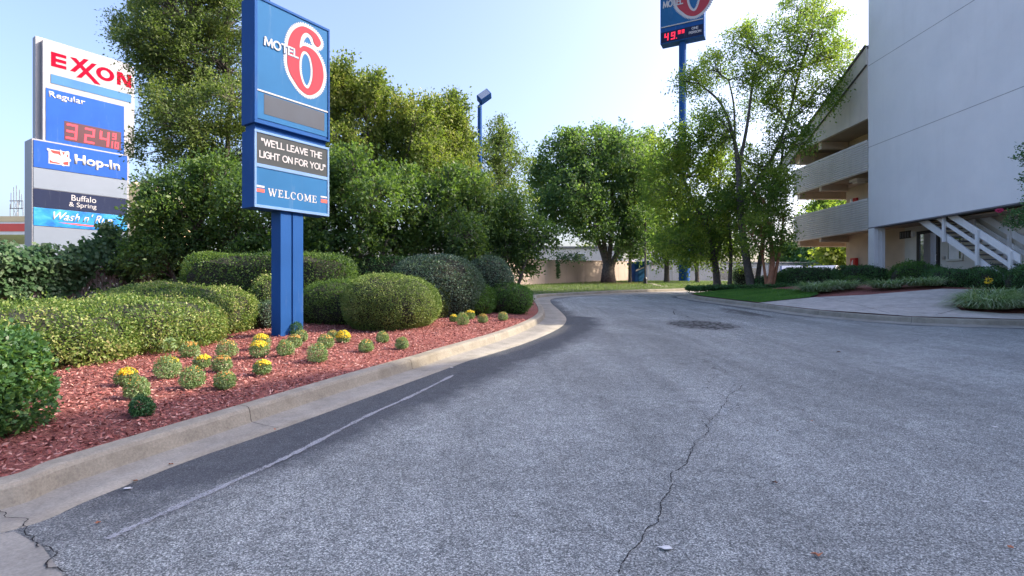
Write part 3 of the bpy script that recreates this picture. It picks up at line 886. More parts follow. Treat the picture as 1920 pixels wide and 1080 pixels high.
# outdoor stairs under the slab
def stair():
    w = MB()
    w.box(17.3, 18.2, 17.9, 22.0, 4.2, 4.25)
    st = bpart(w, 'staircase', M['soffit'])
    slope = (4.28 - 1.72) / (22.4 - 18.5)
    zc = lambda y: 1.72 + (y - 18.5) * slope            # centre line of the lower edge
    for X in (17.05, 18.22):
        m_ = MB(); m_.prism([(18.45, zc(18.45)), (18.45, zc(18.45) + .20), (22.55, zc(22.55) + .36), (22.55, zc(22.55))], 'x', X, X + .07)
        bpart(m_, 'stringer', M['white_trim'], st)
        for k, (dz, hh) in enumerate(((.64, .17), (1.02, .30))):
            m_ = MB(); m_.prism([(17.85, zc(17.85) + dz), (17.85, zc(17.85) + dz + hh), (22.6, zc(22.6) + dz + hh), (22.6, zc(22.6) + dz)], 'x', X - .045, X - .003)
            bpart(m_, 'rail', M['white_trim'], st)
        for yy in (18.15, 19.45, 20.95):
            m_ = MB(); m_.box(X - .13, X - .047, yy - .05, yy + .05, zc(yy) - .02, zc(yy) + 1.26)
            bpart(m_, 'rail_post', M['white_trim'], st)
    for i in range(13):
        yy = 18.6 + i * .295
        m_ = MB(); m_.box(17.12, 18.22, yy, yy + .27, zc(yy) + .16, zc(yy) + .20)
        bpart(m_, 'tread', M['groove'], st)
stair()

cab = empty('fire_extinguisher_cabinet', (IX, dpt(1605), 2.85), 0, 'red fire extinguisher cabinet with white letters on the cream wall beside the column', 'cabinet')
M['red'] = plain('red_enamel', (0.55, 0.02, 0.02), 0.4, 0.1, 3)
w = MB(); w.box(-.20, -.003, -.2, .2, -.40, .24); w.build('cabinet_box', M['red'], cab, bevel=.02)
M['white'] = plain('white_paint', (0.8, 0.8, 0.8), 0.5, 0.03, 3)
w = MB()
w.prism([(-.06, .14), (-.0, .14), (.05, -.28), (-.02, -.28)], 'x', -.206, -.201)
w.prism([(.06, .06), (.10, .06), (.10, -.3), (.06, -.3)], 'x', -.206, -.201)
w.build('lettering', M['white'], cab)
w = MB(); w.box(17.0, 17.6, 26.3, 26.9, 6.80, 6.93); w.box(17.1, 17.5, 26.4, 26.8, 6.70, 6.80)
bpart(w, 'gallery_lamp', M['cream'])
cb2 = empty('fire_alarm_box', (IX, dpt(1606.5), 6.12), 0, 'small red and white alarm box on the second floor gallery wall', 'alarm box')
w = MB(); w.box(-.12, -.003, -.13, .16, -.16, .16); w.build('alarm_housing', M['red'], cb2, bevel=.01)
w = MB(); w.box(-.13, -.003, .165, .38, -.18, .14); w.build('notice_plate', M['white'], cb2)

# ------------------------------------------------------------ lettering helpers
def text_part(s, x0, x1, z0, z1, y, mat, parent, bold=0.0, shear=0.0, name='lettering', depth=0.003):
    y -= 0.004
    cu = bpy.data.curves.new(name, 'FONT')
    cu.body = s
    cu.size = 1.0
    cu.offset = bold
    cu.shear = shear
    cu.space_character = 1.0
    tmp = bpy.data.objects.new('tmp_text', cu)
    C.objects.link(tmp)
    dg = bpy.context.evaluated_depsgraph_get()
    me = bpy.data.meshes.new_from_object(tmp.evaluated_get(dg))
    bpy.data.objects.remove(tmp); bpy.data.curves.remove(cu)
    co = np.empty(len(me.vertices) * 3); me.vertices.foreach_get('co', co); co = co.reshape(-1, 3)
    mn, mx = co.min(0), co.max(0)
    out = np.empty_like(co)
    out[:, 0] = x0 + (co[:, 0] - mn[0]) / (mx[0] - mn[0]) * (x1 - x0)
    out[:, 2] = z0 + (co[:, 1] - mn[1]) / (mx[1] - mn[1]) * (z1 - z0)
    out[:, 1] = y
    me.vertices.foreach_set('co', out.reshape(-1)); me.update()
    return solid(me, name, mat, parent, depth)

def solid(me, name, mat, parent, depth):
    me.name = name
    o = link_mesh(name, me, mat, parent)
    me.materials.clear(); me.materials.append(mat)
    for p in me.polygons: p.material_index = 0
    if sum(p.normal.y * p.area for p in me.polygons) > 0: me.flip_normals()
    md = o.modifiers.new('thickness', 'SOLIDIFY'); md.thickness = depth; md.offset = 1
    return o

def shape_part(loops, y, mat, parent, name, depth=0.004):
    """flat filled shape with holes, loops of (x, z)"""
    cu = bpy.data.curves.new(name, 'CURVE'); cu.dimensions = '2D'; cu.fill_mode = 'BOTH'
    for L in loops:
        sp = cu.splines.new('POLY'); sp.points.add(len(L) - 1)
        for p, q in zip(sp.points, L): p.co = (q[0], q[1], 0, 1)
        sp.use_cyclic_u = True
    tmp = bpy.data.objects.new('tmp_shape', cu); C.objects.link(tmp)
    dg = bpy.context.evaluated_depsgraph_get()
    me = bpy.data.meshes.new_from_object(tmp.evaluated_get(dg))
    bpy.data.objects.remove(tmp); bpy.data.curves.remove(cu)
    for v in me.vertices: v.co = Vector((v.co.x, y, v.co.y))
    return solid(me, name, mat, parent, depth)

def closed(pts, sub=6):
    P = [Vector(p) for p in pts]; n = len(P); out = []
    for i in range(n):
        p0, p1, p2, p3 = P[i - 1], P[i], P[(i + 1) % n], P[(i + 2) % n]
        for k in range(sub):
            t = k / sub
            out.append(0.5 * ((2 * p1) + (p2 - p0) * t + (2 * p0 - 5 * p1 + 4 * p2 - p3) * t * t + (3 * p1 - p0 - 3 * p2 + p3) * t ** 3))
    return [(p.x, p.y) for p in out]

def grow(loop, amount, jag=0.0):
    n = len(loop); out = []
    area = sum(loop[i][0] * loop[(i + 1) % n][1] - loop[(i + 1) % n][0] * loop[i][1] for i in range(n))
    sg = 1 if area > 0 else -1
    for i in range(n):
        a, b = loop[i - 1], loop[(i + 1) % n]
        dx, dy = b[0] - a[0], b[1] - a[1]; L = math.hypot(dx, dy) + 1e-9
        am = amount + (jag if i % 2 else 0)
        out.append((loop[i][0] + sg * dy / L * am, loop[i][1] - sg * dx / L * am))
    return out


SF = {'A': (.66, [((.0, 0), (.33, 1)), ((.33, 1), (.66, 0)), ((.12, .33), (.54, .33))]), 'E': (.46, [((0, 0), (0, 1)), ((0, 1), (.46, 1)), ((0, .53), (.42, .53)), ((0, 0), (.46, 0))]),
 'F': (.44, [((0, 0), (0, 1)), ((0, 1), (.44, 1)), ((0, .5), (.40, .5))]), 'G': (.66, 'G'), 'H': (.58, [((0, 0), (0, 1)), ((.58, 0), (.58, 1)), ((0, .53), (.58, .53))]), 'I': (.0, [((0, 0), (0, 1))]),
 'L': (.44, [((0, 0), (0, 1)), ((0, 0), (.44, 0))]), 'M': (.80, [((0, 0), (.08, 1)), ((.08, 1), (.40, .12)), ((.40, .12), (.72, 1)), ((.72, 1), (.80, 0))]), 'N': (.58, [((0, 0), (0, 1)), ((0, 1), (.58, 0)), ((.58, 0), (.58, 1))]),
 'O': (.72, 'O'), 'P': (.48, 'P'), 'R': (.52, 'R'), 'S': (.46, 'S'), 'T': (.58, [((0, 1), (.58, 1)), ((.29, 0), (.29, 1))]), 'U': (.56, 'U'), 'V': (.64, [((0, 1), (.32, 0)), ((.32, 0), (.64, 1))]),
 'W': (.96, [((0, 1), (.24, 0)), ((.24, 0), (.48, 1)), ((.48, 1), (.72, 0)), ((.72, 0), (.96, 1))]), 'Y': (.60, [((0, 1), (.30, .45)), ((.60, 1), (.30, .45)), ((.30, 0), (.30, .45))]),
 '"': (.20, [((0, 1.02), (.05, .74)), ((.17, 1.02), (.20, .74))]), "'": (.04, [((.02, 1.02), (.05, .74))]), ' ': (.16, [])}
def _arc(cx, cy, rx, ry, a0, a1, n=14):
    p = [(cx + rx * math.cos(R(a0 + (a1 - a0) * i / n)), cy + ry * math.sin(R(a0 + (a1 - a0) * i / n))) for i in range(n + 1)]
    return list(zip(p, p[1:]))
SFX = {'O': _arc(.36, .5, .36, .5, 0, 360, 24), 'G': _arc(.36, .5, .36, .5, 40, 325, 20) + [((.66, .17), (.66, .48)), ((.66, .48), (.40, .48))], 'U': [((0, 1), (0, .3)), ((.56, 1), (.56, .3))] + _arc(.28, .3, .28, .3, 180, 360),
 'P': [((0, 0), (0, 1)), ((0, 1), (.22, 1)), ((0, .44), (.22, .44))] + _arc(.22, .72, .26, .28, -90, 90), 'R': [((0, 0), (0, 1)), ((0, 1), (.22, 1)), ((0, .46), (.22, .46)), ((.22, .46), (.52, 0))] + _arc(.22, .73, .26, .27, -90, 90),
 'S': _arc(.23, .75, .23, .25, 30, 270, 10) + _arc(.23, .25, .23, .25, 90, -150, 10)}
def caps(s, x0, x1, z0, z1, y, mat, parent, w=.15, name='lettering', gap=.17):
    """plain painted capitals, each stroke a thin raised bar"""
    segs, cur = [], 0.0
    for ch in s:
        wd, it = SF[ch]
        it = SFX[it] if isinstance(it, str) else it
        segs += [((a[0] + cur, a[1]), (b[0] + cur, b[1])) for a, b in it]
        cur += wd + gap
    cur -= gap
    kx, kz = (x1 - x0) / (cur + w), (z1 - z0)
    mb = MB()
    for i, (a, b) in enumerate(segs):
        A = Vector((x0 + (a[0] + w / 2) * kx, z0 + (w / 2 + a[1] * (1 - w)) * kz)); B = Vector((x0 + (b[0] + w / 2) * kx, z0 + (w / 2 + b[1] * (1 - w)) * kz))
        d = (B - A); d.normalize(); n = Vector((-d.y, d.x)) * w * kz / 2; e = d * w * kz * .42
        A, B = A - e, B + e
        mb.prism([tuple(A - n), tuple(B - n), tuple(B + n), tuple(A + n)], 'y', y - .003 - .00015 * (i % 19), y)
    return mb.build(name, mat, parent)

SIX_OUT = [(1.314, 6.253), (1.372, 6.352), (1.314, 6.451), (1.187, 6.521), (0.978, 6.528), (0.822, 6.428), (0.717, 6.281), (0.659, 6.091), (0.641, 5.855), (0.647, 5.67), (0.705, 5.517), (0.798, 5.406), (0.893, 5.309), (1.014, 5.25), (1.125, 5.251), (1.25, 5.321), (1.365, 5.455), (1.43, 5.653), (1.43, 5.808), (1.391, 5.961), (1.288, 6.101), (1.162, 6.163), (0.99, 6.158), (0.905, 6.089), (0.911, 6.208), (0.953, 6.342), (1.038, 6.429), (1.125, 6.431), (1.187, 6.379), (1.225, 6.285)]
SIX_IN = [(1.002, 6.061), (1.088, 6.049), (1.15, 5.953), (1.187, 5.781), (1.181, 5.594), (1.125, 5.424), (1.063, 5.362), (0.99, 5.403), (0.935, 5.503), (0.899, 5.651), (0.899, 5.842), (0.941, 5.996)]
def six(sx, tx, sz, tz, y, m_red, m_halo, parent):
    f = lambda L: [(p[0] * sx + tx, p[1] * sz + tz) for p in L]
    o, i = closed(SIX_OUT, 5), closed(SIX_IN, 5)
    # finer outline for the ragged halo
    body = f(o); hole = f(i)
    mb = MB(); q = 0
    for L, sg in ((closed(SIX_OUT, 9), 1), (closed(SIX_IN, 9), -1)):
        n = len(L)
        ar = sum(L[k][0] * L[(k + 1) % n][1] - L[(k + 1) % n][0] * L[k][1] for k in range(n))
        s2 = sg if ar > 0 else -sg
        for k in range(n):
            a, b = Vector(L[k]), Vector(L[(k + 1) % n]); d = b - a
            if d.length < 1e-5: continue
            nr = Vector((d.y, -d.x)).normalized() * s2 * ((.078 if k % 2 else .056) if sg > 0 else (.05 if k % 2 else .034)); e = d.normalized() * .008
            qd = [a - e, b + e, b + e * (.1 if k % 2 else 1) + nr, a - e * (.1 if k % 2 else 1) + nr]
            q += 1
            dz = .0015 + .00004 * (q % 60)
            mb.prism([f([tuple(p)])[0] for p in qd], 'y', y - dz - .0005, y - dz)
    mb.build('halo', m_halo, parent)
    shape_part([body, hole], y - .0075, m_red, parent, 'numeral', .003)

def sign_blue(name, c, gl=0.25):
    gl = max(gl, 0.7)
    m, nt, b = new_mat(name)
    v = coords(nt)
    col = ramp(nt, noise(nt, 0.9, 4, 0.6, v), [(0.3, tuple(x * .9 for x in c)), (0.7, tuple(x * 1.1 for x in c))])
    d = noise(nt, 3, 6, .7, stretch(nt, v, (2, 2, .25)))
    col = mixc(nt, ramp(nt, d, [(.58, 0.0), (.85, .25)]), col, (.30, .34, .38))
    nt.links.new(col, b.inputs['Base Color'])
    b.inputs['Roughness'].default_value = gl
    b.inputs['Specular IOR Level'].default_value = 0.12
    return m
M['blue'] = sign_blue('blue_paint', (0.014, 0.075, 0.25), .33)
M['blue_face'] = sign_blue('blue_face', (0.022, 0.115, 0.27), .22)
M['blue_trim'] = sign_blue('blue_trim', (0.15, 0.26, 0.46), .35)
M['six_red'] = plain('sign_red', (0.36, 0.06, 0.08), .85, .05, 1, spec=.03)
M['sign_white'] = plain('sign_white', (0.46, 0.46, 0.48), .85, .03, 1, spec=.03)
M['grey_panel'] = plain('grey_panel', (0.034, 0.044, 0.052), .6, .08, 2, spec=.2)
M['board'] = plain('digital_board', (0.028, 0.042, 0.07), .55, .12, 2, spec=.25)
M['stripe_red'] = plain('stripe_red', (0.66, 0.09, 0.07), .4, .05, 1)

# ------------------------------------------------------------ welcome sign beside the drive
ZS = 0.52
ws = empty('welcome_sign', (-4.298, 10.208, ZS), math.atan2(.831, .557), 'blue roadside sign with red numeral six and WELCOME panel standing in the mulch bed', 'sign')
# local frame: x along the face (0..1.58 -> -0.79..0.79), -y towards the drive; origin at the post's foot
def SX(u): return u - 0.785
def sb(x0, x1, y0, y1, z0, z1): 
    m_ = MB(); m_.box(x0, x1, y0, y1, z0 - ZS, z1 - ZS); return m_
yf = -.194
m_ = MB()
m_.box(-.24, -.015, -.15, .15, -.1, 2.94 - ZS); m_.box(.015, .24, -.15, .15, -.1, 2.94 - ZS); m_.box(-.015, .015, -.12, .12, -.1, 2.94 - ZS)
m_.build('post', M['blue'], ws, bevel=.006)
lo = sb(-.785, .785, yf, .194, 2.94, 4.32).build('lower_cabinet', M['blue'], ws, bevel=.008)
m_ = MB()
for (u0, u1, z0, z1) in ((0, 1.57, 4.276, 4.322), (0, 1.57, 2.938, 2.99), (0, .04, 2.99, 4.276), (1.53, 1.57, 2.99, 4.276), (.04, 1.53, 3.66, 3.725)):
    m_.box(SX(u0), SX(u1), yf - .025, yf + .002, z0 - ZS, z1 - ZS)
m_.build('frame', M['blue_trim'], lo, bevel=.004)
sb(SX(.04), SX(1.53), yf - .012, yf + .001, 3.725, 4.276).build('slogan_panel', M['grey_panel'], lo)
sb(SX(.04), SX(1.53), yf - .012, yf + .001, 2.99, 3.66).build('welcome_panel', M['blue_face'], lo)
def wt(s, u0, u1, z0, z1, y, mat, par, **k): return text_part(s, SX(u0), SX(u1), z0 - ZS, z1 - ZS, y, mat, par, **k)
caps('"WE\'LL LEAVE THE', SX(.125), SX(1.405), 4.06 - ZS, 4.19 - ZS, yf - .014, M['sign_white'], lo)
caps('LIGHT ON FOR YOU"', SX(.094), SX(1.485), 3.835 - ZS, 3.965 - ZS, yf - .014, M['sign_white'], lo)

def serif_word(word, x0, x1, z0, z1, y, mat, parent, name='lettering'):
    """roman capitals drawn stroke by stroke, with serifs and thick-thin contrast"""
    T, t, S = .20, .10, .07                              # thick, thin, serif height
    def st(a, b, w): return ('s', a, b, w)
    L = {
     'W': (1.35, [st((.10, 1), (.40, 0), T), st((.40, 0), (.68, 1), t), st((.60, 1), (.92, 0), T), st((.92, 0), (1.22, 1), t), ('r', -.02, .32, 1 - S, 1), ('r', .50, .80, 1 - S, 1), ('r', 1.08, 1.36, 1 - S, 1)]),
     'E': (.86, [('r', .12, .12 + T, 0, 1), ('r', 0, .80, 0, .09), ('r', 0, .74, .91, 1), ('r', .12, .60, .47, .56), ('r', .72, .80, 0, .26), ('r', .66, .74, .76, 1), ('r', .54, .60, .38, .65)]),
     'L': (.80, [('r', .12, .12 + T, 0, 1), ('r', 0, .76, 0, .09), ('r', 0, .44, 1 - S, 1), ('r', .68, .76, 0, .28)]),
     'C': (.92, [('arc', .48, .5, .46, .51, 45, 315, T), ('r', .74, .81, .66, .96)]),
     'O': (1.02, [('arc', .50, .5, .49, .51, 0, 360, T)]),
     'M': (1.22, [('r', .14, .14 + t, 0, 1), ('r', .92, .92 + T, 0, 1), st((.20, 1), (.56, .12), T), st((.56, .12), (.95, 1), t), ('r', 0, .36, 0, S), ('r', .80, 1.24, 0, S), ('r', 0, .28, 1 - S, 1), ('r', .92, 1.24, 1 - S, 1)]),
    }
    mb = MB(); cur = 0.0; polys = []
    for ch in word:
        wd, items = L[ch]
        for it in items:
            if it[0] == 'r': polys.append([(cur + it[1], it[3]), (cur + it[2], it[3]), (cur + it[2], it[4]), (cur + it[1], it[4])])
            elif it[0] == 's':
                (a, b), (c, d), w_ = it[1], it[2], it[3] / 2
                polys.append([(cur + c - w_, d), (cur + c + w_, d), (cur + a + w_, b), (cur + a - w_, b)])
            else:
                _, cx, cy, rx, ry, a0, a1, w_ = it
                n = 22
                for i in range(n):
                    t0, t1 = R(a0 + (a1 - a0) * i / n), R(a0 + (a1 - a0) * (i + 1) / n)
                    q = []
                    for tt, out in ((t0, 1), (t1, 1), (t1, 0), (t0, 0)):
                        ww = 0 if out else (.08 + (w_ - .08) * abs(math.cos(tt)))
                        q.append((cur + cx + (rx - ww) * math.cos(tt), cy + (ry - (0 if out else .085)) * math.sin(tt)))
                    polys.append(q)
        cur += wd + .14
    cur -= .14
    for i, q in enumerate(polys):
        q = [(x0 + a / cur * (x1 - x0), z0 + b * (z1 - z0)) for a, b in q]
        mb.prism(q, 'y', y - .003 - .0001 * (i % 7), y)
    return mb.build(name, mat, parent)
serif_word('WELCOME', SX(.262), SX(1.29), 3.172 - ZS, 3.312 - ZS, yf - .013, M['sign_white'], lo)
for nm_, a_, b_, c_, d_ in (('white_bar', .042, .192, 3.30, 3.335), ('white_bar', 1.375, 1.528, 3.30, 3.33), ('red_bar', .045, .192, 3.215, 3.275), ('red_bar', 1.38, 1.528, 3.20, 3.27)):
    m_ = MB(); m_.box(SX(a_), SX(b_), yf - .016, yf - .0125, c_ - ZS, d_ - ZS)
    m_.build(nm_, M['sign_white' if nm_ == 'white_bar' else 'stripe_red'], lo)
up_ = sb(-.79, .79, yf - .005, .199, 4.44, 6.70).build('upper_cabinet', M['blue'], ws, bevel=.01)
m_ = sb(-.74, .74, yf + .04, .15, 4.30, 4.45); m_.build('neck', M['blue'], ws)
m_ = MB()
yu = yf - .005
for (x0, x1, z0, z1) in ((-.79, .79, 6.655, 6.702), (-.79, .79, 4.438, 4.475), (.755, .79, 4.475, 6.655), (-.79, -.735, 4.475, 6.655)):
    m_.box(x0, x1, yu - .03, yu + .001, z0 - ZS, z1 - ZS)
m_.build('frame', M['blue'], up_, bevel=.004)
sb(-.735, .755, yu - .012, yu + .002, 5.045, 6.655).build('numeral_panel', M['blue_face'], up_)
m_ = MB(); m_.box(-.735, .755, yu - .022, yu - .002, 5.018 - ZS, 5.045 - ZS); m_.build('divider', M['sign_white'], up_)
sb(-.735, .755, yu - .010, yu + .002, 4.53, 5.018).build('board_surround', M['blue_face'], up_)
sb(SX(.183), SX(1.46), yu - .014, yu - .008, 4.632, 4.992).build('digital_board', M['board'], up_)
six(1.0, -.785, 1.0, -ZS, yu - .0125, M['six_red'], M['sign_white'], up_)
caps('MOTEL', SX(.185), SX(.885), 5.852 - ZS, 6.02 - ZS, yu - .020, M['blue_face'], up_, w=.20, name='letter_shade')
caps('MOTEL', SX(.171), SX(.872), 5.862 - ZS, 6.03 - ZS, yu - .025, M['sign_white'], up_, w=.17)

# ------------------------------------------------------------ fuel station sign beyond the fence
ZE = 0.9
es = empty('fuel_price_sign', (-21.62, 24.0, ZE), math.atan2(.831, .557), 'grey fuel station sign reading EXXON with red price digits beyond the vine fence', 'sign')
M['sign_grey'] = plain('sign_grey', (0.25, 0.26, 0.29), .5, .06, .5, grime=.15)
M['exx_red'] = plain('exx_red', (0.34, 0.005, 0.025), .8, .06, 1, spec=.03)
M['exx_blue'] = sign_blue('exx_blue', (0.02, 0.085, 0.36), .3)
M['exx_strip'] = sign_blue('exx_strip', (0.06, 0.17, 0.36), .3)
M['navy'] = sign_blue('navy_panel', (0.016, 0.024, 0.06), .3)
M['pale_panel'] = plain('pale_panel', (0.17, 0.21, 0.27), .35, .06, .6)
def eb(x0, x1, y0, y1, z0, z1, n, mat, par, bev=0):
    m_ = MB(); m_.box(x0, x1, y0, y1, z0 - ZE, z1 - ZE); return m_.build(n, mat, par, bevel=bev)
eb(.2, 3.9, .25, .65, .3, 13.0, 'post', M['sign_grey'], es)
eu = eb(.38, 4.05, 0.0, .7, 8.2, 12.82, 'upper_cabinet', M['sign_grey'], es, .02)
el = eb(-.06, 3.72, -.25, .75, .9, 8.20, 'lower_cabinet', M['sign_grey'], es, .02)
eb(.5, 3.58, -.02, .01, 8.25, 10.67, 'price_panel', M['exx_blue'], eu)
eb(.68, 3.9, -.02, .01, 10.95, 11.36, 'strip', M['exx_strip'], eu)
eb(.0, 3.62, -.28, -.24, 6.93, 8.13, 'store_panel', M['exx_blue'], el)
eb(.0, 3.62, -.275, -.24, 5.99, 6.90, 'blank_panel', M['pale_panel'], el)
eb(.0, 3.62, -.28, -.24, 5.15, 5.96, 'food_panel', M['navy'], el)
def wash_mat():
    m, nt, b = new_mat('wash_panel')
    v = coords(nt)
    col = ramp(nt, noise(nt, 1.4, 4, .6, v, 1.0), [(.3, (0.01, 0.09, 0.38)), (.55, (0.02, 0.22, 0.55)), (.8, (0.10, 0.42, 0.55))])
    nt.links.new(col, b.inputs['Base Color']); b.inputs['Roughness'].default_value = .3
    return m
eb(.0, 3.62, -.28, -.24, 4.31, 5.12, 'wash_panel', wash_mat(), el)
eb(.0, 3.62, -.275, -.24, .95, 4.27, 'base_panel', M['pale_panel'], el)
m_ = MB()
zz = lambda L: [(a, b - ZE) for a, b in L]
def pol(L): m_.prism(zz(L), 'y', -.012, -.001)
pol([(.69, 11.74), (.86, 11.74), (.86, 12.40), (.69, 12.40)])
for z0 in (11.74, 11.99, 12.25): pol([(.86, z0), (1.25, z0 + .01), (1.25, z0 + .15), (.86, z0 + .15)])
pol([(1.40, 12.40), (1.62, 12.42), (2.60, 11.45), (2.36, 11.45)])
m_.prism(zz([(1.39, 11.75), (1.59, 11.75), (2.12, 12.52), (1.92, 12.50)]), 'y', -.0125, -.0005)
m_.prism(zz([(1.63, 11.52), (1.83, 11.55), (2.44, 12.42), (2.24, 12.40)]), 'y', -.0125, -.0005)
m_.prism(zz([(3.28, 11.71), (3.44, 11.71), (3.44, 12.36), (3.28, 12.36)]), 'y', -.012, -.001)
m_.prism(zz([(3.74, 11.71), (3.90, 11.71), (3.90, 12.36), (3.74, 12.36)]), 'y', -.012, -.001)
m_.prism(zz([(3.30, 12.36), (3.50, 12.36), (3.88, 11.71), (3.68, 11.71)]), 'y', -.0125, -.0005)
m_.build('lettering', M['exx_red'], eu)
el_o = [(2.79 + .375 * math.cos(a), 12.05 - ZE + .325 * math.sin(a)) for a in np.linspace(0, 2 * math.pi, 40)[:-1]]
el_i = [(2.79 + .19 * math.cos(a), 12.05 - ZE + .185 * math.sin(a)) for a in np.linspace(0, 2 * math.pi, 40)[:-1]]
shape_part([el_o, el_i], -.001, M['exx_red'], eu, 'lettering', .011)
def et(s, x0, x1, z0, z1, y, mat, par, **k): return text_part(s, x0, x1, z0 - ZE, z1 - ZE, y, mat, par, **k)
et('Regular', .60, 1.97, 10.20, 10.56, -.022, M['sign_white'], eu, bold=.015)
M['led_back'] = plain('led_back', (0.05, 0.003, 0.01), .3, .1, 3)
eb(1.17, 3.45, -.026, -.018, 8.42, 9.33, 'digit_window', M['led_back'], eu)
M['led_red'] = emis('led_red', (1.0, 0.02, 0.06), .5)
SEG = {'0': 'abcdef', '1': 'bc', '2': 'abged', '3': 'abgcd', '4': 'fgbc', '9': 'abcdfg', '5': 'afgcd'}
def seven(digits, y, mat, parent, slant=0.06, name='digits'):
    """digits: list of (char, x, z, width, height, stroke)"""
    mb = MB()
    for ch, x, z, w_, h, s in digits:
        for q in SEG[ch]:
            r = {'a': (0, w_, h - s, h), 'd': (0, w_, 0, s), 'g': (0, w_, h / 2 - s / 2, h / 2 + s / 2), 'f': (0, s, h / 2, h), 'b': (w_ - s, w_, h / 2, h), 'e': (0, s, 0, h / 2), 'c': (w_ - s, w_, 0, h / 2)}[q]
            P_ = [(r[0], r[2]), (r[1], r[2]), (r[1], r[3]), (r[0], r[3])]
            mb.prism([(x + a + slant * b, z + b) for a, b in P_], 'y', y - .004 - .0003 * 'abcdefg'.index(q), y)
    return mb.build(name, mat, parent)
seven([('3', 1.22, 8.52 - ZE, .42, .72, .09), ('2', 1.92, 8.49 - ZE, .40, .72, .09), ('4', 2.52, 8.48 - ZE, .40, .72, .09), ('9', 3.06, 8.90 - ZE, .17, .32, .05), ('1', 2.96, 8.46 - ZE, .12, .34, .05), ('0', 3.16, 8.46 - ZE, .17, .34, .05)], -.027, M['led_red'], eu)
# store emblem: a white hare on a dark red square
sq = [(.52, 7.18), (1.28, 7.18), (1.28, 7.84), (.52, 7.84)]
m_ = MB(); m_.prism(zz(sq), 'y', -.286, -.281); m_.build('emblem', M['sign_white'], el)
m_ = MB(); m_.prism(zz([(.56, 7.22), (1.24, 7.22), (1.24, 7.80), (.56, 7.80)]), 'y', -.290, -.2865); m_.build('emblem', plain('emblem_red', (.28, .02, .02), .4), el)
hare = closed([(.62, 7.30), (.90, 7.26), (1.02, 7.16), (1.10, 7.17), (1.04, 7.30), (1.20, 7.38), (1.33, 7.42), (1.32, 7.52), (1.18, 7.62), (1.26, 7.82), (1.22, 7.88), (1.12, 7.80), (1.06, 7.66), (.98, 7.86), (.93, 7.86), (.96, 7.60), (.86, 7.66), (.70, 7.66), (.62, 7.72), (.56, 7.84), (.48, 7.86), (.46, 7.78), (.56, 7.68), (.54, 7.48)], 4)
shape_part([zz(hare)], -.2905, M['sign_white'], el, 'emblem', .004)
et('Hop-In', 1.47, 3.30, 7.20, 7.80, -.282, M['sign_white'], el, bold=.035)
et('Buffalo', 1.36, 2.32, 5.60, 5.87, -.282, M['sign_white'], el)
et('& Spring', 1.27, 2.33, 5.25, 5.53, -.282, M['sign_white'], el)
et("Wash n' Run", .68, 2.98, 4.62, 5.02, -.282, M['sign_white'], el, bold=.012, shear=.45)
m_ = MB(); m_.prism(zz([(.85, 4.52), (1.6, 4.46), (2.5, 4.44), (2.9, 4.50), (2.5, 4.50), (1.6, 4.53)]), 'y', -.286, -.281); m_.build('underline', M['stripe_red'], el)

# ------------------------------------------------------------ tall pylon sign
ZT = G(16.2, 50) + .1
ts = empty('pylon_sign', (16.15, 50.0, ZT), math.atan2(-.468, .884), 'very tall blue pole sign with red price digits rising behind the trees', 'sign')
m_ = MB()
m_.tube([(0, 0, -.2), (0, 0, 7.0)], .50, 24); m_.tube([(-.15, 0, 7.0), (-.15, 0, 27)], .34, 24)
m_.build('pole', M['blue'], ts, smooth=False)
def tb(x0, x1, y0, y1, z0, z1, n, mat, par, bev=0):
    m_ = MB(); m_.box(x0, x1, y0, y1, z0 - ZT, z1 - ZT); return m_.build(n, mat, par, bevel=bev)
TZ = 1.25
tc = tb(-2.1, 1.85, -.55, .55, 24.55, 32.5, 'cabinet', M['blue'], ts, .03)
tb(-2.0, 1.75, -.58, -.54, 26.15, 32.4, 'numeral_panel', M['blue_face'], tc)
tb(-2.0, 1.75, -.62, -.54, 26.05, 26.13, 'divider', M['sign_white'], tc)
tb(-2.0, 1.75, -.58, -.54, 24.65, 25.62, 'price_panel', M['navy'], tc)
six(4.0, -3.25 - .0, 3.9, -ZT + 6.05, -.585, M['six_red'], M['sign_white'], tc)
caps('MOTEL', -1.83, -.0, 27.85 - ZT, 28.5 - ZT, -.615, M['sign_white'], tc, w=.17)
seven([('4', -1.72, 24.78 - ZT, .38, .68, .11), ('9', -1.12, 24.78 - ZT, .38, .68, .11), ('9', -.48, 25.15 - ZT, .24, .34, .07), ('9', -.14, 25.15 - ZT, .24, .34, .07)], -.585, M['led_red'], tc)
m_ = MB(); m_.box(-.64, -.56, -.59, -.585, 24.78 - ZT, 24.86 - ZT); m_.build('digits', M['led_red'], tc)
caps('ONE', .75, 1.35, 25.28 - ZT, 25.52 - ZT, -.582, M['sign_white'], tc, w=.2)
caps('PERSON', .5, 1.6, 24.92 - ZT, 25.16 - ZT, -.582, M['sign_white'], tc, w=.2)

# ------------------------------------------------------------ floodlight pole between the trees
fz = G(-1.45, 24)
fl = empty('floodlight_pole', (-1.45, 24, fz), 0, 'tall blue lamp pole with angled floodlight head above the dark trees', 'street lamp')
m_ = MB(); m_.tube([(0, 0, 0), (0, 0, 8.75)], [.12, .095], 10); m_.build('pole', M['blue'], fl)
m_ = MB(); m_.tube([(0, 0, 8.7), (.05, -.02, 8.95)], .05, 8); m_.build('bracket', M['blue'], fl)
hd = MB(); hd.box(-.30, .30, -.2, .2, -.17, .17)
h_ = hd.build('lamp_head', M['blue'], fl, bevel=.03); h_.location = (.20, -.05, 9.12); h_.rotation_euler = (R(-20), R(-38), R(12))
ln_ = MB(); ln_.box(-.25, .25, -.212, -.202, -.14, .14); l_ = ln_.build('lens', M['glass'], h_)
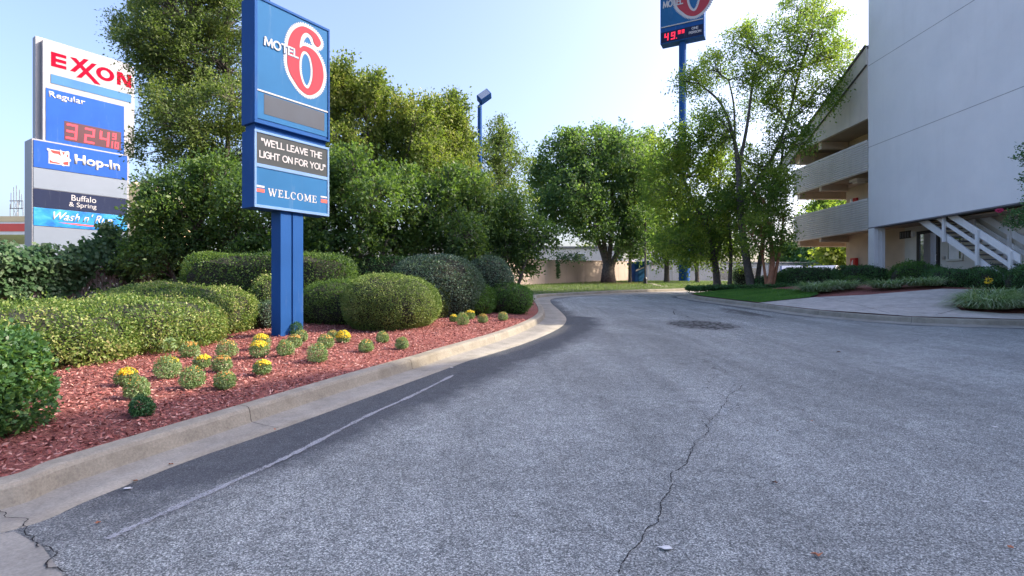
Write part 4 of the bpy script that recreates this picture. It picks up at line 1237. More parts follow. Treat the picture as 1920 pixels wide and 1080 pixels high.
# ------------------------------------------------------------ trees
CD = 4.3                                             # overall crown density
def bez(a, b, c, n=6):
    return [a * (1 - t) ** 2 + b * 2 * t * (1 - t) + c * t * t for t in [i / n for i in range(n + 1)]]

def tree(name, label, base, stems, lobes, leaf, bark, seed, clumps=9, twigs=7, per=7, tl=0.5, L=0.09, Wd=0.045, dens=1.0,
         hollow=0.45, up=0.3, droop=0.0, group='trees around the drive', limb_r=0.05, spikes=None, cat='tree', squash=0.85, twigs_seen=True):
    """stems: list of (points, radii) in world space; lobes: (x, y, z, r). Leaves hang on twigs grown from clumps in the lobes."""
    rng = np.random.default_rng(seed)
    rnd = random.Random(seed)
    root = empty(name, base, 0, label, cat, group)
    off = np.array(base)
    tr = MB()
    for pts, rad in stems:
        cp = [Vector(p) - Vector(base) for p in pts]
        sm = catmull([tuple(p) for p in cp]) if len(cp) > 2 else cp
        rr = [rad[0] + (rad[1] - rad[0]) * (i / max(1, len(sm) - 1)) ** 0.8 for i in range(len(sm))]
        rr[0] *= 1.35
        if len(rr) > 3: rr[1] *= 1.12
        tr.tube(sm, rr, 9)
    allc, allo = [], []
    joints = [Vector(p) - Vector(base) for pts, rad in stems for p in pts[1:]]
    for (x, y, z, r) in lobes:
        c = Vector((x, y, z)) - Vector(base)
        j = min(joints, key=lambda q: (q - c).length + max(0, q.z - c.z + r * .3) * 1.5)
        mid = (j + c) / 2 + Vector((rnd.uniform(-.2, .2), rnd.uniform(-.2, .2), rnd.uniform(-.05, .25))) * r
        lr = limb_r * (0.6 + 0.4 * r)
        limb = bez(j, mid, c, 5)
        tr.tube(limb, [lr * (1 - .55 * i / 5) for i in range(6)], 6)
        n = max(5, int(clumps * CD * dens * (r / 1.0) ** 1.6 + .5))
        d = unit(rng, n)
        rr = hollow + (1 - hollow) * rng.uniform(0, 1, (n, 1)) ** 0.5
        k = d * rr * r * rng.uniform(.75, 1.15, (n, 1))
        k[:, 2] *= squash
        cc = np.array(c) + k
        allc.append(cc); allo.append(d)
        if twigs_seen:
            for q in cc[::2]:
                t = rnd.uniform(.35, 1.0)
                s = limb[int(t * 5)]
                q = Vector(q)
                m_ = (s + q) / 2 + Vector((rnd.gauss(0, .12), rnd.gauss(0, .12), rnd.gauss(.05, .12))) * r
                tr.tube([s, m_, q], [lr * .40, lr * .28, .010], 4, cap=False)
    if spikes:
        for (x, y, z, h, wd) in spikes:                 # long upright shoots
            c = Vector((x, y, z)) - Vector(base)
            tr.tube([c, c + Vector((rnd.uniform(-.1, .1), 0, h))], [.02, .006], 4, cap=False)
            n = max(5, int(h * 9))
            tt = np.linspace(0, 1, n)[:, None]
            cc = np.array(c) + tt * np.array([[rnd.uniform(-.15, .15), 0, h]]) + rng.normal(size=(n, 3)) * wd * .3 * (1.1 - tt)
            allc.append(cc); o = np.zeros((n, 3)); o[:, 2] = 1.0; allo.append(o)
    tr.build('trunk', bark, root, smooth=True)
    cen = np.concatenate(allc); out = np.concatenate(allo)
    P, ax = sprays(rng, cen, out, twigs, per, tl, up, tl * 0.13, droop)
    leaves('crown', P, L * 1.12, Wd * 1.3, rng, leaf, root, axis=ax, jit=.9)
    return root

def lob(y, items, dy=1.0, seed=0):
    """crown lobes given as picture column, row and radius at distance y, spread in depth"""
    rr = random.Random(seed)
    out = []
    for px, py, r in items:
        yy = y + rr.uniform(-dy, dy)
        p = W(px, py, yy)
        out.append((p.x, p.y, p.z, r * yy / 1000))
    return out
def stem(y, items, r0, r1, dz=None):
    pts = [W(px, py, y) for px, py in items]
    return ([tuple(p) for p in pts], (r0, r1))

# big oak at the left, hanging over the fuel station sign
tree('oak_tree', 'tall small-leaved oak behind the blue welcome sign, its branches over the fuel price sign', (-10.4, 18, .7),
     [([(-10.4, 18, .6), (-10.6, 18, 3.2), (-10.9, 18.2, 6.5), (-11.2, 18.2, 9.5)], (.26, .07)), ([(-10.5, 18, 2.6), (-9.6, 17.7, 5), (-9.4, 17.9, 8)], (.14, .05))],
     lob(18, [(305, 70, 55), (350, 30, 75), (290, 120, 32), (335, 140, 72), (400, 110, 75), (318, 205, 44), (355, 235, 72), (420, 290, 60), (290, 285, 32), (440, 200, 65), (310, -30, 60), (400, -60, 80), (225, 50, 13), (256, 55, 30), (262, 108, 20), (240, 85, 12), (440, 40, 55), (285, 20, 30)], 1.0, 3),
     M['leaf_oak'], M['bark_grey'], 21, clumps=18, twigs=9, per=8, hollow=.6, tl=.44, L=.085, Wd=.036, up=.05, droop=.25, limb_r=.06)
# pear trees with upright shoots
sp = random.Random(8)
def shoots(y, items, wd=.3):
    out = []
    for px, py, h in items:
        for k in range(4):
            p = W(px + sp.uniform(-16, 16), py + sp.uniform(0, 40), y + sp.uniform(-.6, .6))
            out.append((p.x, p.y, p.z - .4, h * y / 1000 * sp.uniform(.6, 1.1), wd))
    return out
tree('pear_tree', 'bushy yellow-green tree with upright shoots directly right of the welcome sign', (-5.0, 19, .8),
     [([(-5.0, 19, .7), (-5.0, 19, 2.5), (-5.1, 19, 5.5)], (.2, .07)), ([(-5.0, 19, 1.4), (-4.3, 19, 3.6), (-3.9, 19, 5.4)], (.13, .05))],
     lob(19, [(645, 200, 42), (690, 180, 42), (668, 250, 58), (738, 225, 40), (762, 270, 42), (715, 295, 52), (640, 285, 45), (695, 335, 58), (620, 200, 40), (770, 320, 40), (610, 330, 40), (785, 215, 26), (795, 262, 36), (800, 310, 38)], 1.0, 5),
     M['leaf_pear'], M['bark_grey'], 22, clumps=17, twigs=8, per=7, hollow=.6, tl=.42, L=.09, Wd=.052, up=.9, spikes=shoots(19, [(632, 150, 75), (655, 150, 50), (690, 158, 50), (745, 190, 45), (772, 215, 45), (622, 170, 70), (710, 175, 45)]), limb_r=.055)
tree('pear_tree', 'yellow-green upright tree just left of the floodlight pole', (-2.6, 21, .85),
     [([(-2.6, 21, .8), (-2.6, 21, 2.8), (-2.6, 21, 5.5)], (.18, .06))],
     lob(21, [(830, 240, 38), (850, 250, 34), (845, 292, 42), (808, 292, 40), (864, 320, 28), (850, 205, 24), (800, 250, 22), (838, 340, 40), (888, 345, 26), (872, 290, 24), (815, 215, 26)], 1.0, 6),
     M['leaf_pear'], M['bark_grey'], 23, clumps=17, twigs=8, per=7, hollow=.6, tl=.42, L=.095, Wd=.055, up=.7, spikes=shoots(21, [(830, 215, 48), (852, 195, 30), (812, 240, 40), (862, 235, 34)]), limb_r=.055)
tree('pear_tree', 'loose grey-green tree standing behind and right of the floodlight pole', (-.6, 30, 1.25),
     [([(-.6, 30, 1.2), (-.6, 30, 3.5), (-.7, 30, 7.5)], (.18, .06))],
     lob(30, [(935, 285, 34), (955, 318, 34), (925, 345, 40), (955, 372, 38), (975, 300, 16), (930, 245, 18), (915, 300, 26)], 1.2, 7),
     M['leaf_oak'], M['bark_grey'], 24, clumps=9, twigs=7, per=6, tl=.6, L=.12, Wd=.06, up=.6, spikes=shoots(30, [(928, 245, 22), (945, 240, 22)]), limb_r=.05)
# dark evergreen mass in front of them: separate plants
def holly(label, x, y, lobes, seed, leaf='leaf_holly', dy=.8, n=19, L=.10):
    tree('holly_tree', label, (x, y, G(x, y) + .1),
         [([(x, y, G(x, y) + .05), (x, y, 1.9), (x + .1, y, 3.2)], (.11, .05)), ([(x + .25, y + .1, G(x, y) + .05), (x + .6, y, 1.9), (x + .9, y, 2.9)], (.08, .04)), ([(x - .2, y + .1, G(x, y) + .05), (x - .6, y, 1.8), (x - 1.0, y, 2.7)], (.08, .04))],
         lob(y, lobes, dy, seed), M[leaf], M['bark_grey'], seed, clumps=n, twigs=7, per=7, tl=.40, L=L, Wd=L * .5, up=.05, droop=.3, limb_r=.045, hollow=.35, group='dark evergreen trees behind the hedges')
holly('dark evergreen tree left of the welcome sign post, below the big oak', -9.3, 15.6, [(248, 476, 20), (290, 475, 34), (350, 478, 34), (415, 475, 34), (470, 470, 34), (290, 400, 36), (320, 375, 52), (392, 352, 52), (452, 372, 52), (305, 432, 48), (378, 425, 55), (262, 446, 24), (455, 438, 45), (425, 320, 34), (350, 338, 32), (296, 350, 22)], 31)
holly('dark evergreen tree directly right of the welcome sign post', -4.5, 15.4, [(560, 465, 34), (620, 468, 34), (680, 465, 34), (735, 455, 34), (600, 375, 52), (652, 348, 50), (705, 372, 52), (622, 330, 38), (688, 425, 50), (605, 428, 48), (720, 335, 34), (560, 400, 45), (520, 430, 50), (540, 470, 40), (600, 470, 30), (660, 300, 28)], 32)
holly('dark evergreen tree below the left side of the floodlight pole', -1.9, 16.4, [(770, 460, 32), (825, 466, 30), (875, 470, 26), (792, 385, 48), (842, 372, 48), (885, 398, 46), (815, 432, 46), (868, 440, 46), (768, 345, 34), (750, 430, 40), (835, 335, 28), (890, 350, 28)], 33)
holly('dark evergreen with branches hanging over the left end of the concrete wall', -.3, 18.0, [(948, 425, 44), (996, 436, 34), (926, 395, 40), (1024, 446, 22), (985, 470, 28), (945, 462, 34), (988, 498, 14), (908, 440, 40), (958, 385, 26), (900, 470, 34), (965, 490, 20)], 34)
# maple by the wall
mz = G(8.1, 45) + .13
tree('maple_tree', 'large round maple with several fanned stems in front of the concrete wall', (8.1, 45, mz),
     [([(8.1, 45, mz - .1), (8.1, 45, mz + 1.6)], (.52, .46)), ([(8.0, 45, mz + 1.3), (7.3, 45, mz + 3.4), (5.9, 44.8, mz + 6.0), (4.6, 44.6, mz + 8.0)], (.26, .07)), ([(8.0, 45, mz + 1.4), (7.7, 45, mz + 4), (7.2, 45, mz + 7.5), (6.9, 45, mz + 10)], (.26, .06)),
      ([(8.15, 45, mz + 1.4), (8.4, 45, mz + 4.5), (8.5, 45.2, mz + 8), (8.6, 45, mz + 11)], (.24, .06)), ([(8.3, 45, mz + 1.2), (9.3, 45, mz + 3.6), (10.3, 45, mz + 6.5), (10.9, 45, mz + 9.5)], (.28, .06)), ([(8.2, 45, mz + 1.3), (9.2, 44.6, mz + 3.0), (10.9, 44.5, mz + 4.8)], (.16, .05))],
     lob(45, [(1058, 305, 48), (1112, 288, 50), (1172, 300, 48), (1030, 350, 40), (1085, 360, 55), (1145, 362, 58), (1200, 365, 44), (1108, 420, 40), (1168, 425, 42), (1046, 400, 38), (1212, 415, 30), (1068, 268, 24), (1130, 262, 24), (1165, 262, 22), (1015, 320, 22), (1190, 455, 28), (1215, 320, 30), (1018, 385, 20)], 2.4, 9),
     M['leaf_maple'], M['bark_grey'], 41, clumps=5.2, twigs=8, per=7, tl=1.0, L=.21, Wd=.13, up=.15, droop=.3, limb_r=.055, hollow=.4)
# slim trees near the blue box and the pylon pole
def slim(label, px, y, r, lobes, seed, leaf='leaf_birch', bend=0, L=.17, bark='bark_grey', n=6):
    b = W(px, 530, y); z0 = G(b.x, y) + .1
    tree('slim_tree', label, (b.x, y, z0), [([(b.x, y, z0 - .1), (b.x + bend * .3, y, z0 + 3), (b.x + bend, y, z0 + 6.5)], (r, r * .5))],
         lob(y, lobes, 1.2, seed), M[leaf], M[bark], seed, clumps=n, twigs=7, per=7, tl=.8, L=L, Wd=L * .55, up=.1, droop=.35, limb_r=.045)
slim('thin tree in front of the blue box at the end of the wall', 1181, 46, .17, [(1190, 300, 30), (1200, 345, 32), (1190, 400, 34), (1180, 450, 24), (1215, 370, 30)], 51)
slim('short dark-trunked tree left of the blue pylon pole', 1250, 47, .26, [(1222, 330, 34), (1250, 385, 36), (1232, 430, 38), (1262, 455, 32), (1225, 280, 28), (1245, 476, 22), (1210, 470, 14), (1280, 440, 26), (1212, 258, 16)], 52)
slim('small leaning tree right of the blue pylon pole', 1308, 46, .20, [(1305, 440, 26), (1325, 470, 22), (1300, 480, 14), (1345, 450, 30), (1330, 400, 34)], 53, bend=-.8)

# trees of the island by the motel
i_z = lambda x, y: H(x, y) - .02
x1, y1_ = W(1342, 535, 30).x, 30
tree('birch_tree', 'yellow-green tree with a leaning grey trunk at the far end of the lawn', (W(1342, 0, 29).x, 29, 1.45),
     [([tuple(W(1345, 536, 29)), tuple(W(1340, 490, 29)), tuple(W(1328, 430, 29)), tuple(W(1300, 378, 29)), tuple(W(1280, 330, 29))], (.22, .06)), ([tuple(W(1340, 490, 29)), tuple(W(1352, 440, 29)), tuple(W(1345, 380, 29))], (.12, .05))],
     lob(29, [(1248, 295, 36), (1240, 350, 40), (1288, 335, 50), (1325, 395, 52), (1270, 415, 48), (1352, 310, 40), (1370, 420, 40), (1292, 455, 34), (1335, 452, 38), (1265, 255, 24), (1310, 280, 34), (1380, 470, 22), (1318, 482, 16), (1250, 450, 24)], 1.5, 10),
     M['leaf_birch'], M['bark_grey'], 42, clumps=6.8, twigs=8, per=8, tl=.7, L=.13, Wd=.075, up=.0, droop=.5, limb_r=.05)
tree('birch_tree', 'tall airy tree with dark twin trunks beside the motel', (W(1408, 0, 27).x, 27, 1.42),
     [([tuple(W(1410, 540, 27)), tuple(W(1400, 490, 27)), tuple(W(1388, 400, 27)), tuple(W(1384, 320, 27)), tuple(W(1376, 260, 27)), tuple(W(1352, 195, 27)), tuple(W(1312, 158, 27))], (.24, .035)),
      ([tuple(W(1384, 320, 27)), tuple(W(1400, 240, 27)), tuple(W(1412, 150, 27)), tuple(W(1425, 105, 27))], (.11, .03)), ([tuple(W(1378, 280, 27)), tuple(W(1376, 200, 27)), tuple(W(1366, 150, 27))], (.07, .03)),
      ([tuple(W(1388, 380, 27)), tuple(W(1440, 310, 27)), tuple(W(1475, 230, 27)), tuple(W(1500, 130, 27)), tuple(W(1520, 60, 27))], (.13, .03)), ([tuple(W(1418, 540, 27.2)), tuple(W(1428, 470, 27.2)), tuple(W(1440, 400, 27.2)), tuple(W(1462, 320, 27)), tuple(W(1470, 260, 27))], (.14, .05))],
     lob(27, [(1400, 85, 38), (1388, 55, 20), (1340, 125, 36), (1305, 150, 28), (1278, 152, 16), (1470, 135, 50), (1525, 60, 40), (1560, 105, 38), (1575, 85, 22), (1440, 195, 46), (1340, 215, 24), (1530, 185, 34), (1474, 255, 42), (1345, 262, 40), (1420, 320, 50), (1462, 335, 30), (1310, 235, 30), (1500, 15, 34), (1550, 20, 26), (1462, 60, 26), (1395, 140, 20), (1445, 380, 36), (1400, 392, 36), (1505, 255, 18), (1430, 130, 26), (1550, 150, 24)], 1.3, 11),
     M['leaf_birch'], M['bark_grey'], 43, clumps=10, twigs=8, per=8, tl=.62, L=.105, Wd=.05, up=.1, droop=.35, limb_r=.05, hollow=.25)
tree('crape_myrtle_tree', 'small tree with smooth reddish trunks between the twin-trunked tree and the motel', (W(1446, 0, 25.8).x, 25.8, 1.45),
     [([tuple(W(1442, 541, 25.8)), tuple(W(1448, 490, 25.8)), tuple(W(1442, 430, 25.8)), tuple(W(1432, 380, 25.8))], (.17, .05)), ([tuple(W(1438, 541, 25.9)), tuple(W(1430, 480, 25.9)), tuple(W(1425, 410, 25.9))], (.08, .04)), ([tuple(W(1448, 541, 25.9)), tuple(W(1462, 470, 25.9)), tuple(W(1470, 400, 25.9))], (.09, .04))],
     lob(25.8, [(1448, 415, 36), (1425, 370, 38), (1455, 345, 28), (1405, 435, 36), (1466, 446, 20), (1440, 450, 30)], 1.0, 12),
     M['leaf_birch'], M['bark_red'], 44, clumps=7, twigs=8, per=8, tl=.5, L=.10, Wd=.055, up=.0, droop=.4, limb_r=.045)
def slim2(label, px, y, lobes, seed, r=.12, leaf='leaf_birch'):
    b = W(px, 535, y)
    tree('slim_tree', label, (b.x, y, b.z - .05), [([tuple(W(px, 540, y)), tuple(W(px + 2, 470, y)), tuple(W(px - 4, 390, y))], (r, r * .5))],
         lob(y, lobes, 1.0, seed), M[leaf], M['bark_grey'], seed, clumps=8, twigs=7, per=7, tl=.6, L=.12, Wd=.065, up=.1, droop=.35, limb_r=.045)
slim2('slim grey trunk between the leaning tree and the twin-trunked tree', 1368, 28.3, [(1372, 400, 30), (1385, 360, 30), (1360, 360, 26)], 54)
# far trees behind the motel's end and the car park
def far_tree(label, px, y, top, rr, seed, leaf, lobes=None):
    b = W(px, 520, y); z0 = G(b.x, y) + .1
    rs = random.Random(seed)
    if lobes is None:
        lobes = []
        for k in range(9):
            a = k / 9 * 6.28
            lobes.append((px + math.cos(a) * rr * .6 * rs.uniform(.6, 1.2), top + rr * .9 + math.sin(a) * rr * .65 * rs.uniform(.6, 1.1), rr * .5))
        lobes.append((px, top + rr * .8, rr * .55))
    tree('far_tree', label, (b.x, y, z0), [([(b.x, y, z0 - .1), (b.x, y, z0 + 2.5), (b.x, y, z0 + 4.5)], (.22, .1))],
         lob(y, lobes, 2, seed), M[leaf], M['bark_grey'], seed, clumps=2.6, twigs=8, per=6, tl=1.5, L=.42, Wd=.26, up=.1, droop=.3, limb_r=.04, group='trees beyond the car park', twigs_seen=False)
far_tree('dark green tree beyond the parked cars, seen under the gallery', 1540, 72, 452, 42, 61, 'leaf_dark')
far_tree('blue-green tree beyond the parked cars, nearest the trunks', 1495, 76, 455, 36, 62, 'leaf_holly')
far_tree('bright yellow-green small tree seen under the gallery against the cream wall', 1574, 52, 455, 26, 63, 'leaf_yellow')
far_tree('pale tree seen through the second floor gallery', 1560, 80, 372, 40, 64, 'leaf_birch')
far_tree('yellowish tree far behind the maple and the wall', 1098, 95, 470, 16, 65, 'leaf_yellow')

# ------------------------------------------------------------ hedges and shrubs
def superpts(rng, n, cx, cy, cz, rx, ry, rz, e, lump=.06, lscale=1.3, depth=.07, bottom=-1.0):
    d = unit(rng, int(n * 1.35))
    d = d[d[:, 2] > bottom]
    n = len(d)
    k = (np.abs(d[:, 0]) ** e + np.abs(d[:, 1]) ** e + np.abs(d[:, 2]) ** e) ** (-1 / e)
    q = d * k[:, None]
    S = np.array([rx, ry, rz])
    g = np.sign(q) * np.abs(q) ** (e - 1) / S
    g /= np.linalg.norm(g, axis=1)[:, None]
    p = q * S
    w = np.sin(p[:, 0] * 2.3 * lscale + cx * 3) * np.cos(p[:, 1] * 2.9 * lscale + cy) + np.sin(p[:, 2] * 4.1 * lscale + p[:, 0] * 1.7) * .6 + np.sin(p[:, 0] * 7 * lscale) * np.sin(p[:, 1] * 8 * lscale + p[:, 2] * 6) * .35
    p += g * (w * lump)[:, None]
    p -= g * (rng.uniform(0, 1, n) ** 1.7 * depth)[:, None]
    return p + np.array([cx, cy, cz]), g

def hedge(name, label, blobs, leaf, L, dens, seed, group=None, cat='hedge', e=3.2, lump=.05, align=.35, depth=None, aspect=.5, core=.90, stray=.02):
    """blobs: (cx, cy, z0, rx, ry, height). Leaf shell over a solid core, coloured dark for the shade inside"""
    rng = np.random.default_rng(seed)
    b0 = blobs[0]
    root = empty(name, (b0[0], b0[1], b0[2]), 0, label, cat, group)
    off = np.array([b0[0], b0[1], b0[2]])
    PP, NN = [], []
    mb = MB()
    dp = depth or L * 2.2
    for (cx, cy, z0, rx, ry, h) in blobs:
        rz = h / 1.85
        cz = z0 + h - rz
        area = 4 * math.pi * ((rx * ry) ** 1.6 + (rx * rz) ** 1.6 + (ry * rz) ** 1.6) ** (1 / 1.6) / 3 ** (1 / 1.6)
        p, g = superpts(rng, int(area * dens), cx, cy, cz, rx, ry, rz, e, lump, 1.3, dp, -.95)
        keep = np.ones(len(p), bool)
        for (ax, ay, az0, arx, ary, ah) in blobs:
            if (ax, ay) == (cx, cy): continue
            arz = ah / 1.85; q = np.abs((p - np.array([ax, ay, az0 + ah - arz])) / np.array([arx, ary, arz]))
            keep &= (q ** e).sum(1) > .80
        keep &= p[:, 2] > z0 - .02
        hole = np.sin(p[:, 0] * 3.1 + seed) * np.sin(p[:, 1] * 3.7 + seed * 1.3) * np.sin(p[:, 2] * 4.3 + seed * .7) + .5 * np.sin(p[:, 0] * 11 + p[:, 2] * 9 + seed) * np.sin(p[:, 1] * 10 + seed)
        keep &= ~((hole > .62) & (rng.uniform(size=len(p)) < .72))
        p, g = p[keep], g[keep]
        far_ = rng.uniform(size=len(p)) < stray
        p[far_] += g[far_] * rng.uniform(.5, 2.2, (far_.sum(), 1)) * L
        PP.append(p - off); NN.append(g)
        # closed solid core, inner shade put into its dark colour
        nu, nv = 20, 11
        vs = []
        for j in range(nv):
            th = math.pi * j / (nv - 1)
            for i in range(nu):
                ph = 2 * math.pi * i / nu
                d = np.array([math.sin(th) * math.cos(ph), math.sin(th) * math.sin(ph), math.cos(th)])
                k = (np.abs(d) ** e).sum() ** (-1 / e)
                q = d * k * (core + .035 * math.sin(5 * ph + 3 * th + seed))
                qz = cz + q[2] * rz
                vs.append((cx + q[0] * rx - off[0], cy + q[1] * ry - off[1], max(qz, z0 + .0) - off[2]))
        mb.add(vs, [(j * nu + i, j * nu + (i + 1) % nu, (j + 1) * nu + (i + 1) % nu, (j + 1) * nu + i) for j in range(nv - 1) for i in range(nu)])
    mb.build('twigs', M['core'], root)  # one dark solid standing for the shaded inside of the hedge
    P = np.concatenate(PP); N = np.concatenate(NN)
    ax = N * .5 + rng.normal(size=P.shape) * .55; ax[:, 2] += .25
    leaves('foliage', P, L, L * aspect, rng, M[leaf], root, nrm=N, axis=ax, align=align, jit=.3)
    return root

hedge('hedge', 'dark glossy clipped hedge nearest the camera at the left edge', [(-5.57, 4.12, .26, 1.76, .55, 1.04)], 'leaf_near', .048, 2600, 71, e=4.2, lump=.045, align=.3, aspect=.62)
hedge('hedge', 'long low sunlit hedge with pale new leaves behind the flowers', [(-7.15, 7.55, .36, 1.75, 1.3, .92), (-6.3, 8.9, .42, 1.2, 1.35, .90), (-6.7, 10.8, .48, 1.3, 1.35, 1.08)], 'leaf_privet', .046, 1900, 72, e=2.9, lump=.055, aspect=.55, stray=.05)
hedge('hedge', 'tall flat-topped green hedge behind the welcome sign post', [(-6.1, 13.6, .60, 2.1, .8, 1.78)], 'leaf_holly', .06, 1300, 73, e=5, lump=.05, stray=.04)
hedge('hedge', 'dark hedge in shade between the tall hedge and the bluish shrub', [(-3.75, 15.6, .72, 1.2, .7, 1.72)], 'leaf_dark', .06, 1300, 74, e=4, lump=.06)
sh = 'clipped shrubs in the bed right of the welcome sign'
hedge('shrub', 'bluish grey-green domed shrub behind the clipped globe', [(-2.05, 14.6, .68, 1.25, .95, 1.74)], 'leaf_blue', .05, 1600, 75, sh, 'shrub', e=2.5, lump=.06)
hedge('shrub', 'dark bluish round shrub at the back, left of the concrete wall', [(-.75, 15.9, .9, .78, .75, 1.55)], 'leaf_blue', .055, 1400, 76, sh, 'shrub', e=2.2, lump=.06)
hedge('shrub', 'large clipped globe of small olive leaves right of the sign post', [(-2.66, 11.7, .58, 1.04, 1.0, 1.24)], 'leaf_box', .034, 3400, 77, sh, 'shrub', e=2.3, lump=.035, stray=.04)
hedge('shrub', 'green shrub tucked left behind the clipped globe', [(-4.1, 12.6, .60, .9, .75, 1.08)], 'leaf_holly', .042, 2200, 78, sh, 'shrub', e=2.4, lump=.05)
hedge('shrub', 'small bright shrub peeking out right behind the clipped globe', [(-2.05, 14.0, .66, .42, .4, .95)], 'leaf_box', .04, 2200, 79, sh, 'shrub', e=2.3)
hedge('shrub', 'low mid green azalea shrub left of the one at the kerb', [(-1.35, 14.85, .70, .82, .75, .95)], 'leaf_azalea', .05, 1900, 80, sh, 'shrub', e=2.5, lump=.07, stray=.06)
hedge('shrub', 'low bright green azalea shrub at the kerb, end of the bed', [(-.06, 15.6, .74, .66, .8, .88)], 'leaf_azalea', .05, 1900, 81, sh, 'shrub', e=2.6, lump=.07, stray=.06)
hedge('shrub', 'loose grey-green shrub touching the left side of the sign post', [(-5.25, 11.6, .56, .32, .4, .62)], 'leaf_blue', .045, 1500, 82, sh, 'shrub', e=2.2, lump=.08, stray=.1)
hedge('shrub', 'slender pale shrub behind the left side of the sign post', [(-5.75, 12.5, .58, .28, .3, 1.15)], 'leaf_privet', .045, 1500, 83, sh, 'shrub', e=2.2, lump=.08, stray=.1)
# by the motel
mh = 'evergreen shrubs along the motel'
hedge('hedge', 'long dark clipped hedge below the galleries left of the white column', [(14.6, 26.2, 1.45, 1.6, .8, 1.02), (16.2, 24.9, 1.6, 1.15, .8, .92)], 'leaf_dark', .075, 900, 84, mh, e=3.2, lump=.05)
hedge('hedge', 'nearly black low hedge by the trunks left of the long dark hedge', [(12.9, 26.6, 1.45, .75, .5, .62)], 'leaf_dark', .075, 800, 85, mh, e=3.2)
hedge('ground_cover', 'low dark ivy mat under the trees behind the lawn', [(10.7, 27.0, 1.36, 1.9, .9, .26), (12.9, 25.6, 1.42, 1.5, .7, .26)], 'leaf_dark', .09, 700, 86, None, 'ground cover', e=2.3, lump=.03)
hedge('shrub', 'young light green shrub in front of the white column', [(14.75, 22.9, 1.55, .55, .45, .42)], 'leaf_azalea', .06, 1300, 87, mh, 'shrub', e=2.1, lump=.08, stray=.15)
hedge('shrub', 'dark shrub in layers below the porch door', [(16.2, 21.4, 1.5, .95, .8, .98), (16.9, 21.8, 1.5, .6, .6, .8)], 'leaf_azalea', .06, 1300, 88, mh, 'shrub', e=2.3, lump=.10, stray=.08)
hedge('shrub', 'wide dark glossy shrub in front of the outdoor stairs', [(16.3, 19.8, 1.34, .95, .85, .86), (17.0, 19.2, 1.34, .8, .8, .84)], 'leaf_dark', .06, 1400, 89, mh, 'shrub', e=2.5, lump=.08, stray=.05)
hedge('shrub', 'dark shrub at the right edge beneath the stair rails', [(17.05, 17.3, 1.3, .85, .75, .92)], 'leaf_dark', .06, 1400, 90, mh, 'shrub', e=2.5, lump=.08, stray=.05)
hedge('shrub', 'pale rounded shrub between the trunks by the lawn', [(W(1390, 0, 31).x, 31, 1.55, .5, .5, 1.15)], 'blade', .08, 700, 91, mh, 'shrub', e=2.1, lump=.08, stray=.1)

# liriope clumps: arching blades
def liriope(label, x, y, rx, ry, h, n, seed, hf=H):
    rng = np.random.default_rng(seed)
    z = hf(x, y)
    root = empty('liriope_clump', (x, y, z), 0, label, 'plant', 'striped grassy clumps along the footpath')
    m = 5
    a = rng.uniform(0, 2 * math.pi, n); r = np.sqrt(rng.uniform(0, 1, n)) * .75
    bx, by = np.cos(a) * r * rx, np.sin(a) * r * ry
    th = np.arctan2(by, bx) + rng.normal(size=n) * .9
    ln = h * rng.uniform(.75, 1.35, n); lean = rng.uniform(.55, 1.15, n)
    w = rng.uniform(.008, .014, n)
    bz = np.array([hf(x + p, y + q) - z for p, q in zip(bx[:: max(1, n // 60)], by[:: max(1, n // 60)])]).mean()
    V = np.zeros((n, m, 2, 3))
    for i in range(m):
        t = i / (m - 1)
        rad = ln * lean * (t ** 1.15)
        zz_ = ln * (1.15 * t - .95 * lean * t * t)
        ww = w * (1 - .85 * t ** 2)
        for s, sg in ((0, -1), (1, 1)):
            V[:, i, s, 0] = bx + np.cos(th) * rad - np.sin(th) * ww * sg
            V[:, i, s, 1] = by + np.sin(th) * rad + np.cos(th) * ww * sg
            V[:, i, s, 2] = np.maximum(bz + zz_, bz + .01 + .02 * rng.uniform(size=n) * t)
    F = []
    base = np.arange(n)[:, None] * (m * 2)
    q = np.array([[2 * i, 2 * i + 1, 2 * i + 3, 2 * i + 2] for i in range(m - 1)]).reshape(-1)
    idx = (base + q[None, :]).reshape(-1)
    me = bpy.data.meshes.new('blades')
    me.vertices.add(n * m * 2); me.loops.add(len(idx)); me.polygons.add(len(idx) // 4)
    me.vertices.foreach_set('co', V.reshape(-1).astype(np.float32))
    me.loops.foreach_set('vertex_index', idx.astype(np.int32))
    me.polygons.foreach_set('loop_start', np.arange(0, len(idx), 4, dtype=np.int32))
    me.polygons.foreach_set('loop_total', np.full(len(idx) // 4, 4, dtype=np.int32))
    me.update()
    link_mesh('blades', me, M['blade'], root)
liriope('striped grassy clump at the right end of the lawn, left part of a pair', 12.0, 21.0, .65, .6, .62, 1100, 101)
liriope('striped grassy clump at the right end of the lawn, nearer the column', 13.0, 21.0, .6, .5, .55, 900, 102)
liriope('striped grassy clump in front of the layered shrub, left one', 13.9, 19.8, .6, .5, .5, 900, 103)
liriope('green grassy clump between the striped clump and the glossy shrub', 14.9, 19.3, .7, .5, .5, 1000, 104)
liriope('big striped grassy clump at the footpath bend, lower right', 13.4, 15.0, .75, .6, .66, 1500, 105)
liriope('striped grassy clump at the right edge behind the small lawn strip', 14.6, 15.0, .8, .6, .66, 1500, 106)
liriope('striped grassy clump at the right edge, behind the other two', 14.6, 16.1, .9, .5, .62, 1300, 107)
ywf = empty('yellow_flower', (15.35, 17.2, H(15.35, 17.2)), 0, 'small yellow flower beside the dark shrub under the stairs', 'flower')
leaves('petals', unit(rng, 60) * .09 + np.array([0, 0, .45]), .06, .04, rng, M['petal_yellow'], ywf)
m_ = MB(); m_.tube([(0, 0, 0), (.02, 0, .42)], .012, 5); m_.build('stem', M['stem'], ywf)

